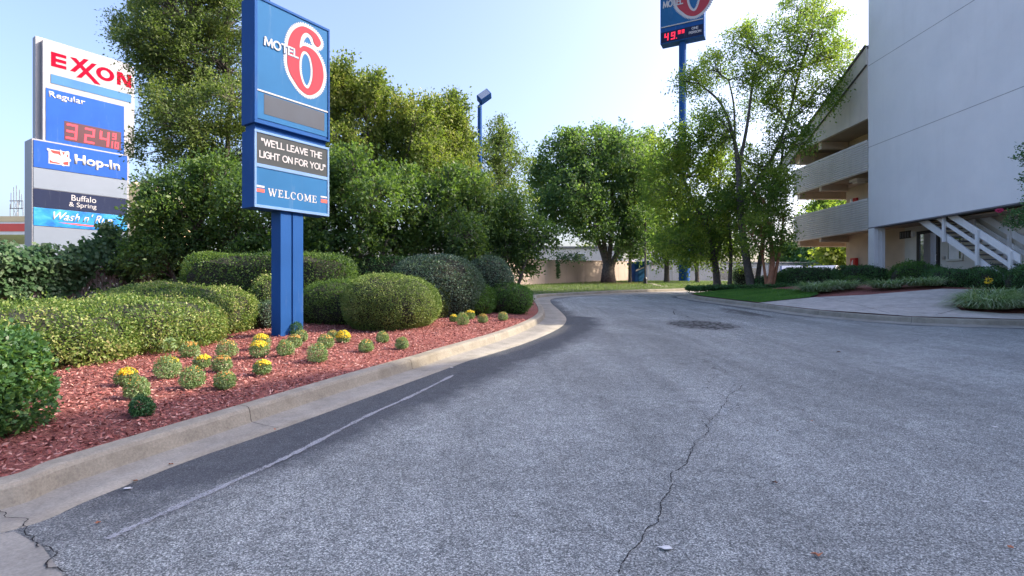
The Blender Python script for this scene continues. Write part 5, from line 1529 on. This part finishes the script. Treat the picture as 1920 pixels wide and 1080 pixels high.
# crape myrtle branch reaching in from the right
tree('flowering_tree', 'flowering tree reaching in at the right edge with a pink bloom', (14.9, 14.6, H(14.9, 14.6)),
     [([(14.9, 14.6, .8), (14.8, 14.6, 2.4), (14.5, 14.6, 3.6), (14.0, 14.6, 3.6)], (.06, .02)), ([(14.85, 14.6, 2.0), (14.75, 14.6, 3.6), (14.4, 14.6, 4.6)], (.04, .015))],
     [(14.1, 14.6, 3.45, .34), (13.75, 14.6, 3.38, .22), (14.35, 14.6, 3.4, .3), (14.0, 14.6, 3.75, .12), (14.1, 14.6, 4.5, .2), (14.0, 14.6, 5.1, .12), (14.3, 14.6, 5.3, .3), (14.15, 14.5, 4.1, .12), (14.6, 14.6, 4.8, .4)],
     M['leaf_dark'], M['bark_pale'], 45, clumps=34, twigs=6, per=5, tl=.16, L=.055, Wd=.034, up=.1, limb_r=.02, group=None)
fl_ = bpy.data.objects['flowering_tree']
pr = unit(rng, 160) * rng.uniform(.3, 1, (160, 1)) * np.array([.09, .08, .055]) + np.array([13.35 - 14.9, 0, 3.62 - H(14.9, 14.6)])
leaves('bloom', pr, .045, .03, rng, M['petal_pink'], fl_)

# ------------------------------------------------------------ chrysanthemums in the mulch
FLW = [  # column, row of the foot, width in picture pixels, flower kind, label
 (231, 727, 40, 'y', 'chrysanthemum covered in yellow at the left end of the flowers, behind two green ones'),
 (249, 750, 47, 'g', 'pale green chrysanthemum in the middle of the three clustered at the left end'),
 (257, 779, 45, 'd', 'dark green chrysanthemum in shade, nearest the kerb at the left end'),
 (306, 712, 48, 'g', 'pale leafy chrysanthemum standing in front of a yellow-topped one'),
 (316, 697, 30, 'y', 'yellow-topped chrysanthemum directly behind the pale leafy one'),
 (350, 671, 36, 'o', 'orange-tinted chrysanthemum closest to the long sunlit hedge'),
 (353, 729, 48, 'g', 'wide low green chrysanthemum, the front one left of centre'),
 (374, 691, 34, 'yo', 'small chrysanthemum with a yellow-orange left top, left of an orange-tinted one'),
 (412, 698, 40, 'o', 'orange-topped chrysanthemum in front of the green one by the hedge end'),
 (420, 671, 38, 'og', 'green chrysanthemum with faint orange crown by the right end of the hedge'),
 (416, 729, 44, 'og', 'green chrysanthemum with pale orange buds, front row beneath the orange-topped one'),
 (485, 657, 37, 'y', 'yellow chrysanthemum left of the sign post, furthest back of three in a column'),
 (481, 673, 40, 'y', 'yellow chrysanthemum left of the sign post, middle of three in a column'),
 (487, 705, 35, 'yo', 'yellow chrysanthemum left of the sign post, nearest of three in a column'),
 (552, 632, 26, 'd', 'small dark chrysanthemum against the right foot of the sign post'),
 (563, 645, 27, 'g', 'greenish chrysanthemum just right of the sign post foot'),
 (549, 657, 32, 'o', 'orange-topped chrysanthemum right before the sign post foot'),
 (531, 672, 33, 'g', 'bright green chrysanthemum in front of the sign post, left of the orange-topped one'),
 (607, 658, 31, 'og', 'greyish budding chrysanthemum behind the large green one'),
 (592, 683, 39, 'g', 'large pale green chrysanthemum with a long shadow, right of the sign post'),
 (622, 640, 23, 'og', 'dull green chrysanthemum hidden behind the golden yellow one'),
 (641, 645, 29, 'Y', 'golden yellow chrysanthemum in full bloom left of the clipped globe'),
 (684, 661, 28, 'og', 'chrysanthemum with brownish buds in front of the clipped globe'),
 (715, 643, 27, 'g', 'upright green chrysanthemum at the foot of the clipped globe'),
 (753, 653, 25, 'g', 'green chrysanthemum on its own right of the clipped globe, near the kerb'),
 (850, 604, 19, 'yo', 'leftmost small yellowish chrysanthemum of the far group by the azaleas'),
 (867, 611, 25, 'g', 'green chrysanthemum nearest the kerb in the far group by the azaleas'),
 (880, 599, 24, 'yo', 'yellowish chrysanthemum furthest back in the far group by the azaleas'),
 (905, 605, 23, 'o', 'orange-brown chrysanthemum second from the right by the azaleas'),
 (943, 601, 21, 'og', 'rightmost chrysanthemum, close to the azalea at the kerb'),
]
rng = np.random.default_rng(77)
for k, (px, py, w_, kind, lab) in enumerate(FLW):
    d = 1.36 / ((py - 540) / 1000 + .04)
    d = (1.36 - .03) / ((py - 540) / 1000 + .04)
    x = (px - 960) / 1000 * d; d += w_ / 2000 * d * .5
    z = HB(x, d)
    r = w_ / 2000 * d * rng.uniform(.80, .97)
    hgt = r * (2.0 if kind in ('g', 'd') else 1.8)
    root = empty('chrysanthemum', (x, d, z), rng.uniform(0, 6), lab, 'flower', 'chrysanthemums planted in the mulch')
    n = 1700
    dr = unit(rng, n); dr[:, 2] = np.where(dr[:, 2] < 0, dr[:, 2] * .8, dr[:, 2])
    rad = rng.uniform(.45, 1.0, (n, 1)) ** .5
    lop = 1 + .10 * np.sin(3 * np.arctan2(dr[:, 1:2], dr[:, 0:1]) + k) + .04 * rng.normal(size=(n, 1))
    dr[:, 2] = dr[:, 2] * 1.12 - .1
    P = dr * rad * lop * np.array([r, r, hgt * .52]) + np.array([0, 0, hgt * .46])
    P[:, 2] = np.maximum(P[:, 2], .01 + .05 * rng.uniform(0, 1, n))
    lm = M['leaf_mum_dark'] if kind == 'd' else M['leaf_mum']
    leaves('foliage', P, 0.021, .0135, rng, lm, root, nrm=dr, axis=dr, align=.3, jit=.45)
    st_ = MB()
    for q in range(9):
        a = q * .7; rr_ = r * .55
        st_.tube([(0, 0, -.02), (math.cos(a) * rr_, math.sin(a) * rr_, hgt * .7)], [.006, .003], 4, cap=False)
    st_.build('stem', M['stem'], root)
    if kind not in ('g', 'd'):
        n = {'Y': 500, 'y': 250, 'yo': 170, 'o': 150, 'og': 60}[kind]
        dr = unit(rng, n * 4); dr = dr[dr[:, 2] > {'Y': .0, 'y': .5}.get(kind, .6)][:n]
        if kind == 'yo': dr[:, 0] -= .25
        P = dr * np.array([r * 1.02, r * 1.02, hgt * .53]) * rng.uniform(.93, 1.06, (len(dr), 1)) + np.array([0, 0, hgt * .47])
        leaves('blossom', P, .026, .02, rng, M['petal_yellow' if kind in ('y', 'Y', 'yo') else 'petal_orange'], root, nrm=dr, align=.8)
    elif kind == 'g':
        dr = unit(rng, 240); dr = dr[dr[:, 2] > .5][:45]
        P = dr * np.array([r, r, hgt * .54]) + np.array([0, 0, hgt * .47])
        leaves('bud', P, .016, .014, rng, M['petal_orange'], root, nrm=dr, align=.7)
weed = empty('weed', (-5.1, 7.95, HB(-5.1, 7.95)), 0, 'single pale green weed beside the sunlit hedge behind the yellow-topped flower', 'plant')
leaves('foliage', unit(rng, 70) * .09 + np.array([0, 0, .16]), .07, .03, rng, M['leaf_mum'], weed)
m_ = MB(); m_.tube([(0, 0, 0), (0, .01, .17)], .006, 4); m_.build('stem', M['stem'], weed)
# ------------------------------------------------------------ slatted fence with vines
def along(pts, s):
    for a, b in zip(pts, pts[1:]):
        L = math.hypot(b[0] - a[0], b[1] - a[1])
        if s <= L: return (a[0] + (b[0] - a[0]) * s / L, a[1] + (b[1] - a[1]) * s / L, math.atan2(b[1] - a[1], b[0] - a[0]))
        s -= L
    return (pts[-1][0], pts[-1][1], math.atan2(pts[-1][1] - pts[-2][1], pts[-1][0] - pts[-2][0]))
def plen(p): return sum(math.hypot(b[0] - a[0], b[1] - a[1]) for a, b in zip(p, p[1:]))
FP = [(-14.6, 6.5), (-12.3, 14.5), (-10.4, 20.5), (-8.2, 25.5)]
fr = empty('slatted_fence', (FP[0][0], FP[0][1], .3), 0, 'grey slatted chain link fence overgrown with vines behind the left hedges', 'fence')
fo = Vector((FP[0][0], FP[0][1], .3))
M['slat'] = plain('fence_slat', (0.27, 0.25, 0.26), .8, .35, 9)
sl_, rl, LN = MB(), MB(), plen(FP)
rnd = random.Random(3)
s = 0.0
while s < LN:
    x, y, a = along(FP, s); z = G(x, y)
    c, q = math.cos(a), math.sin(a)
    w_ = .030
    zt = z + 1.72 + rnd.uniform(-.03, .03)
    vs = []
    for du, dv in ((-w_, -.004), (w_, -.004), (w_, .004), (-w_, .004)):
        vs += [(x + c * du - q * dv - fo.x, y + q * du + c * dv - fo.y, z - fo.z), (x + c * du - q * dv - fo.x, y + q * du + c * dv - fo.y, zt - fo.z)]
    sl_.add(vs, [(0, 2, 3, 1), (2, 4, 5, 3), (4, 6, 7, 5), (6, 0, 1, 7), (1, 3, 5, 7)])
    s += .078
sl_.build('slat_panel', M['slat'], fr)
M['galv'] = plain('galvanised', (0.30, 0.30, 0.30), .5, .15, 4, metallic=.6)
for i in range(len(FP) - 1):
    a, b = FP[i], FP[i + 1]
    rl.tube([Vector((a[0], a[1], G(*a) + 1.78)) - fo, Vector((b[0], b[1], G(*b) + 1.78)) - fo], .022, 6)
rl.build('top_rail', M['galv'], fr)
s = 0.5
while s < LN:
    x, y, a = along(FP, s)
    m_ = MB(); m_.tube([Vector((x, y + .06, G(x, y) - .1)) - fo, Vector((x, y + .06, G(x, y) + 1.85)) - fo], .032, 8); m_.build('fence_post', M['galv'], fr)
    s += 2.6
# vines: three plants draped over it
rng = np.random.default_rng(12)
def vine(label, s0, s1, n, seed, top=2.05, cover=.85, mounds=()):
    rg = np.random.default_rng(seed)
    x0, y0, a0 = along(FP, (s0 + s1) / 2)
    root = empty('climbing_vine', (x0, y0, G(x0, y0)), 0, label, 'vine', 'vines on the slatted fence')
    P, A = [], []
    st_ = MB()
    while len(P) < n:
        s = rg.uniform(s0, s1)
        x, y, a = along(FP, s)
        tp = top
        for ms, mh, mw in mounds: tp += mh * math.exp(-((s - ms) / mw) ** 2)
        edge = 1.0 + .42 * math.sin(s * 1.15 + seed) + .28 * math.sin(s * 3.7 + seed * 2) + .16 * math.sin(s * 9.1)
        edge = min(1.75, max(.15, edge + (0.0 if cover > .8 else .25)))
        h = rg.uniform(.1, 1) * tp
        back = rg.uniform() < .34
        if not back and h < edge and rg.uniform() > .05: continue
        if h > tp - .25 and rg.uniform() > .5 + .5 * math.sin(s * 7.3): continue
        bulge = .10 + .38 * math.exp(-((h - 1.75) / .42) ** 2)
        o = rg.uniform(-1, 1) * bulge if h > 1.7 else -abs(rg.uniform()) * (bulge + .1)
        if back: o = rg.uniform(.07, .35)
        P.append((x - math.sin(a) * o - x0, y + math.cos(a) * o - y0, G(x, y) + h + rg.normal() * .05 - G(x0, y0)))
    P = np.array(P)
    nn = np.tile([math.sin(a0) , -math.cos(a0), .55], (len(P), 1))
    ax = rg.normal(size=P.shape) * .6; ax[:, 2] -= .3
    leaves('foliage', P, .12, .105, rg, M['leaf_vine'], root, nrm=nn, axis=ax, align=.6, jit=.4)
    for k in range(26):
        s = rg.uniform(s0, s1); pts = []
        for i in range(6):
            x, y, a = along(FP, min(LN, max(0, s + math.sin(i * 1.3 + k) * .25)))
            pts.append((x + math.sin(a) * .05 - x0, y - math.cos(a) * .05 - y0, G(x, y) + i * .37 - G(x0, y0)))
        st_.tube(pts, .009, 4)
    st_.build('stem', M['bark_grey'], root)
vine('thick pale-leaved vine on the left part of the slatted fence', 0.3, 7.5, 17000, 121, mounds=((3, .2, 1.5),))
vine('vine mound with sprigs rising before the grey base of the fuel price sign', 7.2, 11.8, 12000, 122, mounds=((9.6, .75, .5), (11.3, .35, .6), (10.4, .25, .4)))
vine('dark vine on the right part of the slatted fence, under the trees', 11.5, 17.5, 13000, 123, top=2.1, cover=.75)

# ------------------------------------------------------------ concrete wall behind the verge
wl = empty('concrete_wall', (-3.2, 34.8, G(0, 34.8)), math.atan2(12, 9.7), 'plain beige precast wall with vertical joints behind the maple', 'wall')
M['wall_beige'] = plain('wall_beige', (0.36, 0.295, 0.245), .9, .08, .7, grime=.35, bmp=.3)
WLEN = 24.8
m_ = MB()
zf = lambda s: G(0, 34.8 + .7778 * s) - G(0, 34.8)
x = 0.0
while x < WLEN - .1:
    x2 = min(x + 3.05, WLEN)
    z0, z1 = zf(x), zf(x2)
    m_.add([(x, -.08, z0 - .2), (x2 - .02, -.08, z1 - .2), (x2 - .02, .08, z1 - .2), (x, .08, z0 - .2), (x, -.08, z0 + 1.98), (x2 - .02, -.08, z1 + 1.98), (x2 - .02, .08, z1 + 1.98), (x, .08, z0 + 1.98)],
           [(3, 2, 1, 0), (4, 5, 6, 7), (0, 1, 5, 4), (1, 2, 6, 5), (2, 3, 7, 6), (3, 0, 4, 7)])
    x = x2
m_.build('wall_panel', M['wall_beige'], wl)
m_ = MB()
x = 3.03
while x < WLEN - .5:
    m_.box(x - .03, x + .03, -.075, .075, zf(x) - .2, zf(x) + 1.97); x += 3.05
m_.build('joint_strip', M['groove'], wl)
m_ = MB()
m_.add([(0, -.11, 1.985), (WLEN, -.11, zf(WLEN) + 1.985), (WLEN, .11, zf(WLEN) + 1.985), (0, .11, 1.985), (0, -.11, 2.05), (WLEN, -.11, zf(WLEN) + 2.05), (WLEN, .11, zf(WLEN) + 2.05), (0, .11, 2.05)],
       [(3, 2, 1, 0), (4, 5, 6, 7), (0, 1, 5, 4), (1, 2, 6, 5), (2, 3, 7, 6), (3, 0, 4, 7)])
m_.build('coping', M['wall_beige'], wl)
rg = np.random.default_rng(5)
wv = empty('climbing_vine', (W(1060, 0, 42).x, 42, G(0, 42) + 1.9), 0, 'small vine spilling over the top of the concrete wall', 'vine')
P = rg.normal(size=(700, 3)) * np.array([.75, .2, .22]) + np.array([.2, -.1, .3])
P[500:, 2] = -rg.uniform(0, 1.3, 200); P[500:, 0] = .1 + rg.normal(size=200) * .07 - .7; P[500:, 1] = -.05
leaves('foliage', P, .16, .12, rg, M['leaf_vine'], wv)
m_ = MB(); m_.tube([(-.6, .3, .3), (-.6, .1, .1), (-.65, -.0, -1.4)], .02, 5); m_.build('stem', M['bark_grey'], wv)

# far buildings
def hut(name, label, x0, x1, y0, y1, z0, z1, mat, roof=None, wins=(), cat='building', ridge=None):
    b = empty(name, ((x0 + x1) / 2, y0, z0), 0, label, cat)
    ox, oy = (x0 + x1) / 2, y0
    m_ = MB(); m_.box(x0 - ox, x1 - ox, 0, y1 - y0, -1.0, z1 - z0); m_.build('wall', mat, b)
    if ridge:
        m_ = MB(); m_.prism([(x0 - ox - .3, z1 - z0), (x1 - ox + .3, z1 - z0), (0, z1 - z0 + ridge)], 'y', -.3, y1 - y0 + .3); m_.build('roof', roof, b)
    elif roof:
        m_ = MB(); m_.box(x0 - ox - .15, x1 - ox + .15, -.15, y1 - y0 + .15, z1 - z0 + .003, z1 - z0 + .28); m_.build('roof', roof, b)
    for (a, c, d, e) in wins:
        f = MB(); f.box(a - ox - .06, c - ox + .06, -.05, -.003, d - z0 - .06, e - z0 + .06); fr_ = f.build('window', M['white_trim'], b)
        f = MB(); f.box(a - ox, c - ox, -.07, -.051, d - z0, e - z0); f.build('glass_pane', M['glass'], fr_)
    return b
M['pale_wall'] = plain('pale_wall', (0.55, 0.52, 0.50), .85, .08, .5, grime=.2)
M['lav_wall'] = plain('metal_siding_wall', (0.50, 0.47, 0.46), .7, .08, .5, grime=.2)
M['cream_far'] = plain('cream_far', (0.66, 0.54, 0.34), .85, .1, .5)
g7 = G(0, 70)
hut('flat_roofed_building', 'pale flat-roofed building just above the concrete wall, left of the maple', 3.5, 14.5, 70, 82, g7, 1.5 + .074 * 70, M['pale_wall'], M['groove'], [(8.2, 9.6, 5.0, 6.0)])
hut('gabled_building', 'pale metal gabled building behind the blue box and the thin trees', 15.2, 25.5, 66, 80, g7, 1.5 + .047 * 66, M['lav_wall'], M['lav_wall'], [(17.1, 17.8, 3.8, 4.8), (19.2, 19.9, 3.7, 4.7)], ridge=2.6)
hut('long_low_building', 'long low grey-white building behind the pylon pole and island trees', 26.2, 42, 72, 82, g7, 1.5 + .045 * 72, M['pale_wall'], M['groove'], [(28.0, 30.4, 2.6, 4.0), (32.2, 33.4, 2.4, 4.2), (36, 37.2, 2.6, 4.2)])
hut('cream_building', 'cream building glimpsed between the fuel price sign and the oak', -43.5, -38.5, 58, 66, 2, 1.5 + .155 * 58, M['cream_far'], M['cream_far'], ridge=2.6)
can = empty('fuel_station_canopy', (-40, 40, 1.6), 0, 'white fuel station canopy with red band at the left edge', 'canopy')
m_ = MB(); m_.box(-10, 3.5, 0, 9, 3.9, 5.25); m_.build('canopy_roof', M['white_trim'], can)
m_ = MB(); m_.box(-10.02, 3.53, -.03, 9.03, 4.15, 4.72); m_.build('red_band', M['stripe_red'], can)
m_ = MB(); m_.box(-10.03, 3.54, -.04, 9.04, 4.88, 5.28); m_.build('trim_band', M['cream_far'], can)
for q in (-8, 1.5):
    m_ = MB(); m_.box(q - .2, q + .2, 4.3, 4.7, -.5, 3.9); m_.build('column', M['white_trim'], can)
ant = empty('lattice_mast', (-111.5, 120, 2.4), 0, 'thin lattice antenna mast above the fuel station canopy', 'mast')
m_ = MB()
for i in range(9):
    z0, z1 = i * 2.1, i * 2.1 + 2.1
    for a in range(3):
        t0 = a * 2.09; t1 = t0 + 2.09
        p = [(.45 * math.cos(t0), .45 * math.sin(t0), z0), (.45 * math.cos(t0), .45 * math.sin(t0), z1), (.45 * math.cos(t1), .45 * math.sin(t1), z1)]
        m_.tube(p[:2], .06, 4); m_.tube([p[0], p[2]], .04, 4)
for dx, zt in ((-1.2, 20.5), (-.6, 21.8), (.0, 22.2), (.7, 21.2), (1.2, 20.2), (1.5, 18.6), (-1.4, 18)):
    m_.tube([(dx, 0, zt - 3.4), (dx, 0, zt)], .07, 4)
m_.box(-1.5, 1.5, -.05, .05, 16.9, 17.1); m_.box(-1.5, 1.5, -.05, .05, 18.6, 18.8)
m_.build('lattice', M['galv'], ant)

# blue box at the end of the wall
bx = empty('blue_service_box', (W(1196, 0, 48.5).x, 48.5, G(0, 48.5) + .1), R(18), 'blue metal service box with sloping lid at the end of the concrete wall', 'service box')
m_ = MB(); m_.box(-.62, .62, -.5, .5, 0, 1.55); m_.build('box_body', M['blue'], bx, bevel=.02)
m_ = MB(); m_.prism([(-.78, 1.553), (.78, 1.553), (.78, 1.92), (-.78, 1.75)], 'y', -.6, .6); m_.build('lid', M['blue_face'], bx)
m_ = MB(); m_.box(-.25, .5, -.512, -.502, .1, 1.4); m_.build('door_panel', M['blue_face'], bx)
m_ = MB(); m_.prism([(-.55, .95), (-.50, 1.1), (.6, 1.48), (.6, 1.36)], 'y', -.53, -.515); m_.build('handrail', M['steel'], bx)
# black lamp post
lp = empty('lamp_post', (W(1210, 0, 42).x, 42, G(0, 42) + .12), 0, 'thin black post standing on the verge right of the blue box', 'post')
m_ = MB(); m_.tube([(0, 0, -.1), (0, 0, 5.2)], .075, 8); m_.build('pole', M['dark'], lp)
m_ = MB(); m_.tube([(0, 0, -.1), (0, 0, .45), (0, 0, .55)], [.17, .15, .07], 8); m_.build('base', M['dark'], lp)
# chain link fence from wall end
cf = empty('chain_link_fence', (W(1215, 0, 53).x, 53, G(0, 53)), 0, 'chain link fence with thin posts running right from the end of the concrete wall', 'fence')
for k in range(9):
    m_ = MB(); m_.tube([(k * 2.4, 0, 0), (k * 2.4, 0, 1.95)], .035, 6); m_.build('fence_post', M['galv'], cf)
m_ = MB(); m_.tube([(0, 0, 1.93), (19.2, 0, 1.93)], .028, 6); m_.build('top_rail', M['galv'], cf)
m_ = MB()
for k in range(0, 300):
    a = k * .075
    if a - 1.9 > 19.2: break
    for sg in (1, -1):
        x0_, x1_ = (a - 1.9, a) if sg > 0 else (a, a - 1.9)
        if a - 1.9 >= 0 and a <= 19.2: m_.tube([(x0_, 0, .02), (x1_, 0, 1.92)], .0035, 3, cap=False)
m_.build('wire_mesh', M['galv'], cf)

# concrete rill across the verge
m_ = MB()
pts = [(W(1218, 0, 44).x, 44), (W(1235, 0, 38).x, 38), (W(1250, 0, 35.2).x, 35.2)]
for (xa, ya), (xb, yb) in zip(pts, pts[1:]):
    m_.add([(xa - .2, ya, GV(xa, ya) + .03), (xa + .2, ya, GV(xa, ya) + .03), (xb + .2, yb, GV(xb, yb) + .03), (xb - .2, yb, GV(xb, yb) + .03)], [(0, 1, 2, 3)])
tag(m_.build('drainage_rill', M['kerb']), kind='structure')
# mulch ring at maple
ring = [(8.1 + 3.0 * math.cos(a) , 44.3 + 1.7 * math.sin(a)) for a in np.linspace(0, 2 * math.pi, 25)[:-1]]
sheet('mulch_ring', ring, GV, M['mulch'], .02, .8)

# ------------------------------------------------------------ parked cars
def car(label, x, y, rz, paint, seed):
    z = G(x, y) + .15
    c = empty('parked_car', (x, y, z), rz, label, 'car', 'cars parked behind the motel')
    pm = plain(label[:20], paint, .25, .03, .5, metallic=.3)
    prof = [(-2.25, .35), (-2.28, .75), (-2.0, .95), (-1.1, 1.02), (-.45, 1.42), (.95, 1.45), (1.75, 1.05), (2.2, .98), (2.28, .6), (2.2, .32)]
    m_ = MB(); m_.prism([(a, b) for a, b in prof], 'y', -.86, .86); m_.build('body', pm, c, bevel=.06)
    m_ = MB()
    m_.prism([(-.98, 1.03), (-.42, 1.37), (.88, 1.39), (1.55, 1.05)], 'y', -.875, .875)
    m_.build('side_window', M['glass'], c)
    m_ = MB(); m_.prism([(-1.12, 1.03), (-.46, 1.43), (-.43, 1.40), (-1.02, 1.0)], 'y', -.72, .72); m_.build('windscreen', M['glass'], c)
    m_ = MB(); m_.prism([(.97, 1.46), (1.76, 1.07), (1.7, 1.04), (.9, 1.42)], 'y', -.72, .72); m_.build('rear_window', M['glass'], c)
    for wx in (-1.42, 1.42):
        for sy in (-1, 1):
            m_ = MB(); m_.tube([(wx, sy * .68, .33), (wx, sy * .88, .33)], .33, 18); w = m_.build('wheel', M['dark'], c)
            m_ = MB(); m_.tube([(wx, sy * .87, .33), (wx, sy * .895, .33)], .19, 12); m_.build('rim', M['steel'], w)
    for sy in (-1, 1):
        m_ = MB(); m_.box(-2.3, -2.2, sy * .62 - .18, sy * .62 + .18, .66, .8); m_.build('headlight', M['glass'], c, bevel=.02)
        m_ = MB(); m_.box(2.2, 2.30, sy * .62 - .18, sy * .62 + .18, .70, .86); m_.build('tail_light', M['red'], c, bevel=.02)
    return c
car('dark blue parked car seen over the nearly black low hedge', 24.6, 47, R(62), (.02, .05, .12), 1)
car('silver-white parked car seen over the long dark hedge', 26.2, 44.5, R(50), (.55, .57, .58), 2)
car('white parked car standing behind the silver one', 29.8, 52, R(70), (.7, .7, .7), 3)

# ------------------------------------------------------------ litter on the drive
LV = [(1572, 661, .085, 'brown leaf lying alone in the middle right of the drive', 'b'), (1454, 908, .06, 'small brown leaf below the centre of the drive', 'b'), (1248, 1030, .10, 'white bird dropping like scrap beside the long crack', 'w'),
      (657, 901, .03, 'tiny square white scrap near the worn white line', 'w'), (1436, 690, .04, 'small pale scrap left of the lone brown leaf', 'w'), (1865, 802, .07, 'pale scrap near the right edge of the drive', 'w'),
      (1531, 1044, .06, 'reddish leaf at the bottom of the picture', 'r'), (1506, 771, .03, 'small dark leaf in the middle of the drive', 'b'), (1522, 791, .035, 'orange speck of leaf below the small dark one', 'r'),
      (1746, 648, .07, 'pale leaf left of the footpath kerb', 'w'), (320, 873, .05, 'orange leaf on the gutter edge, lower left', 'r'), (253, 905, .05, 'orange leaf fallen on the gutter, furthest left', 'r'), (920, 770, .045, 'thin white twig right of the worn line', 'w'),
      (516, 807, .03, 'tan leaf between the gutter and the worn line', 'r'), (847, 690, .07, 'white scrap at the gutter edge past the end of the worn line', 'w'), (1848, 943, .05, 'pale flat scrap at the lower right', 'w'), (1895, 1030, .04, 'orange leaf at the lower right corner', 'r'), (1457, 810, .03, 'brown crumb of leaf right of the long crack', 'b'),
      (240, 918, .07, 'grey leaf beside the orange leaf in the lower left gutter', 'w'), (184, 984, .04, 'red leaf on the asphalt in the lower left', 'r')]
LM = {'b': plain('leaf_brown', (.16, .08, .05), .8, .3, 30), 'w': plain('scrap_white', (.62, .62, .62), .7, .1, 30), 'r': plain('leaf_red', (.42, .15, .07), .8, .3, 30)}
rnd = random.Random(9)
for px, py, s, lab, kd in LV:
    x, y = gp(px, py)
    o_ = (.014 if seg_d(x, y, A_L) < .0 else .007)
    n = 9; vs = []
    a0 = rnd.uniform(0, 6)
    for i in range(n):
        a = a0 + 6.283 * i / n
        r_ = s * .5 * (1 if i % 2 else .62) * rnd.uniform(.8, 1.1)
        vs.append((math.cos(a) * r_, math.sin(a) * r_ * .6, .004 + (.25 * s if kd != 'w' else .03 * s) * rnd.uniform(0, 1)))
    vs.append((0, 0, .004 + .05 * s))
    vs2 = [(a, b, c + .002) for a, b, c in vs]
    m_ = MB(); m_.add(vs, [(i, (i + 1) % n, n) for i in range(n)])
    m_.add([(a, b, c - .002) for a, b, c in vs], [((i + 1) % n, i, n) for i in range(n)])
    nm = 'fallen_leaf' if kd != 'w' else 'litter_scrap'
    o = m_.build(nm, LM[kd]); o.location = (x, y, G(x, y) + o_)
    tag(o, lab, 'leaf' if kd != 'w' else 'litter', 'litter on the drive')
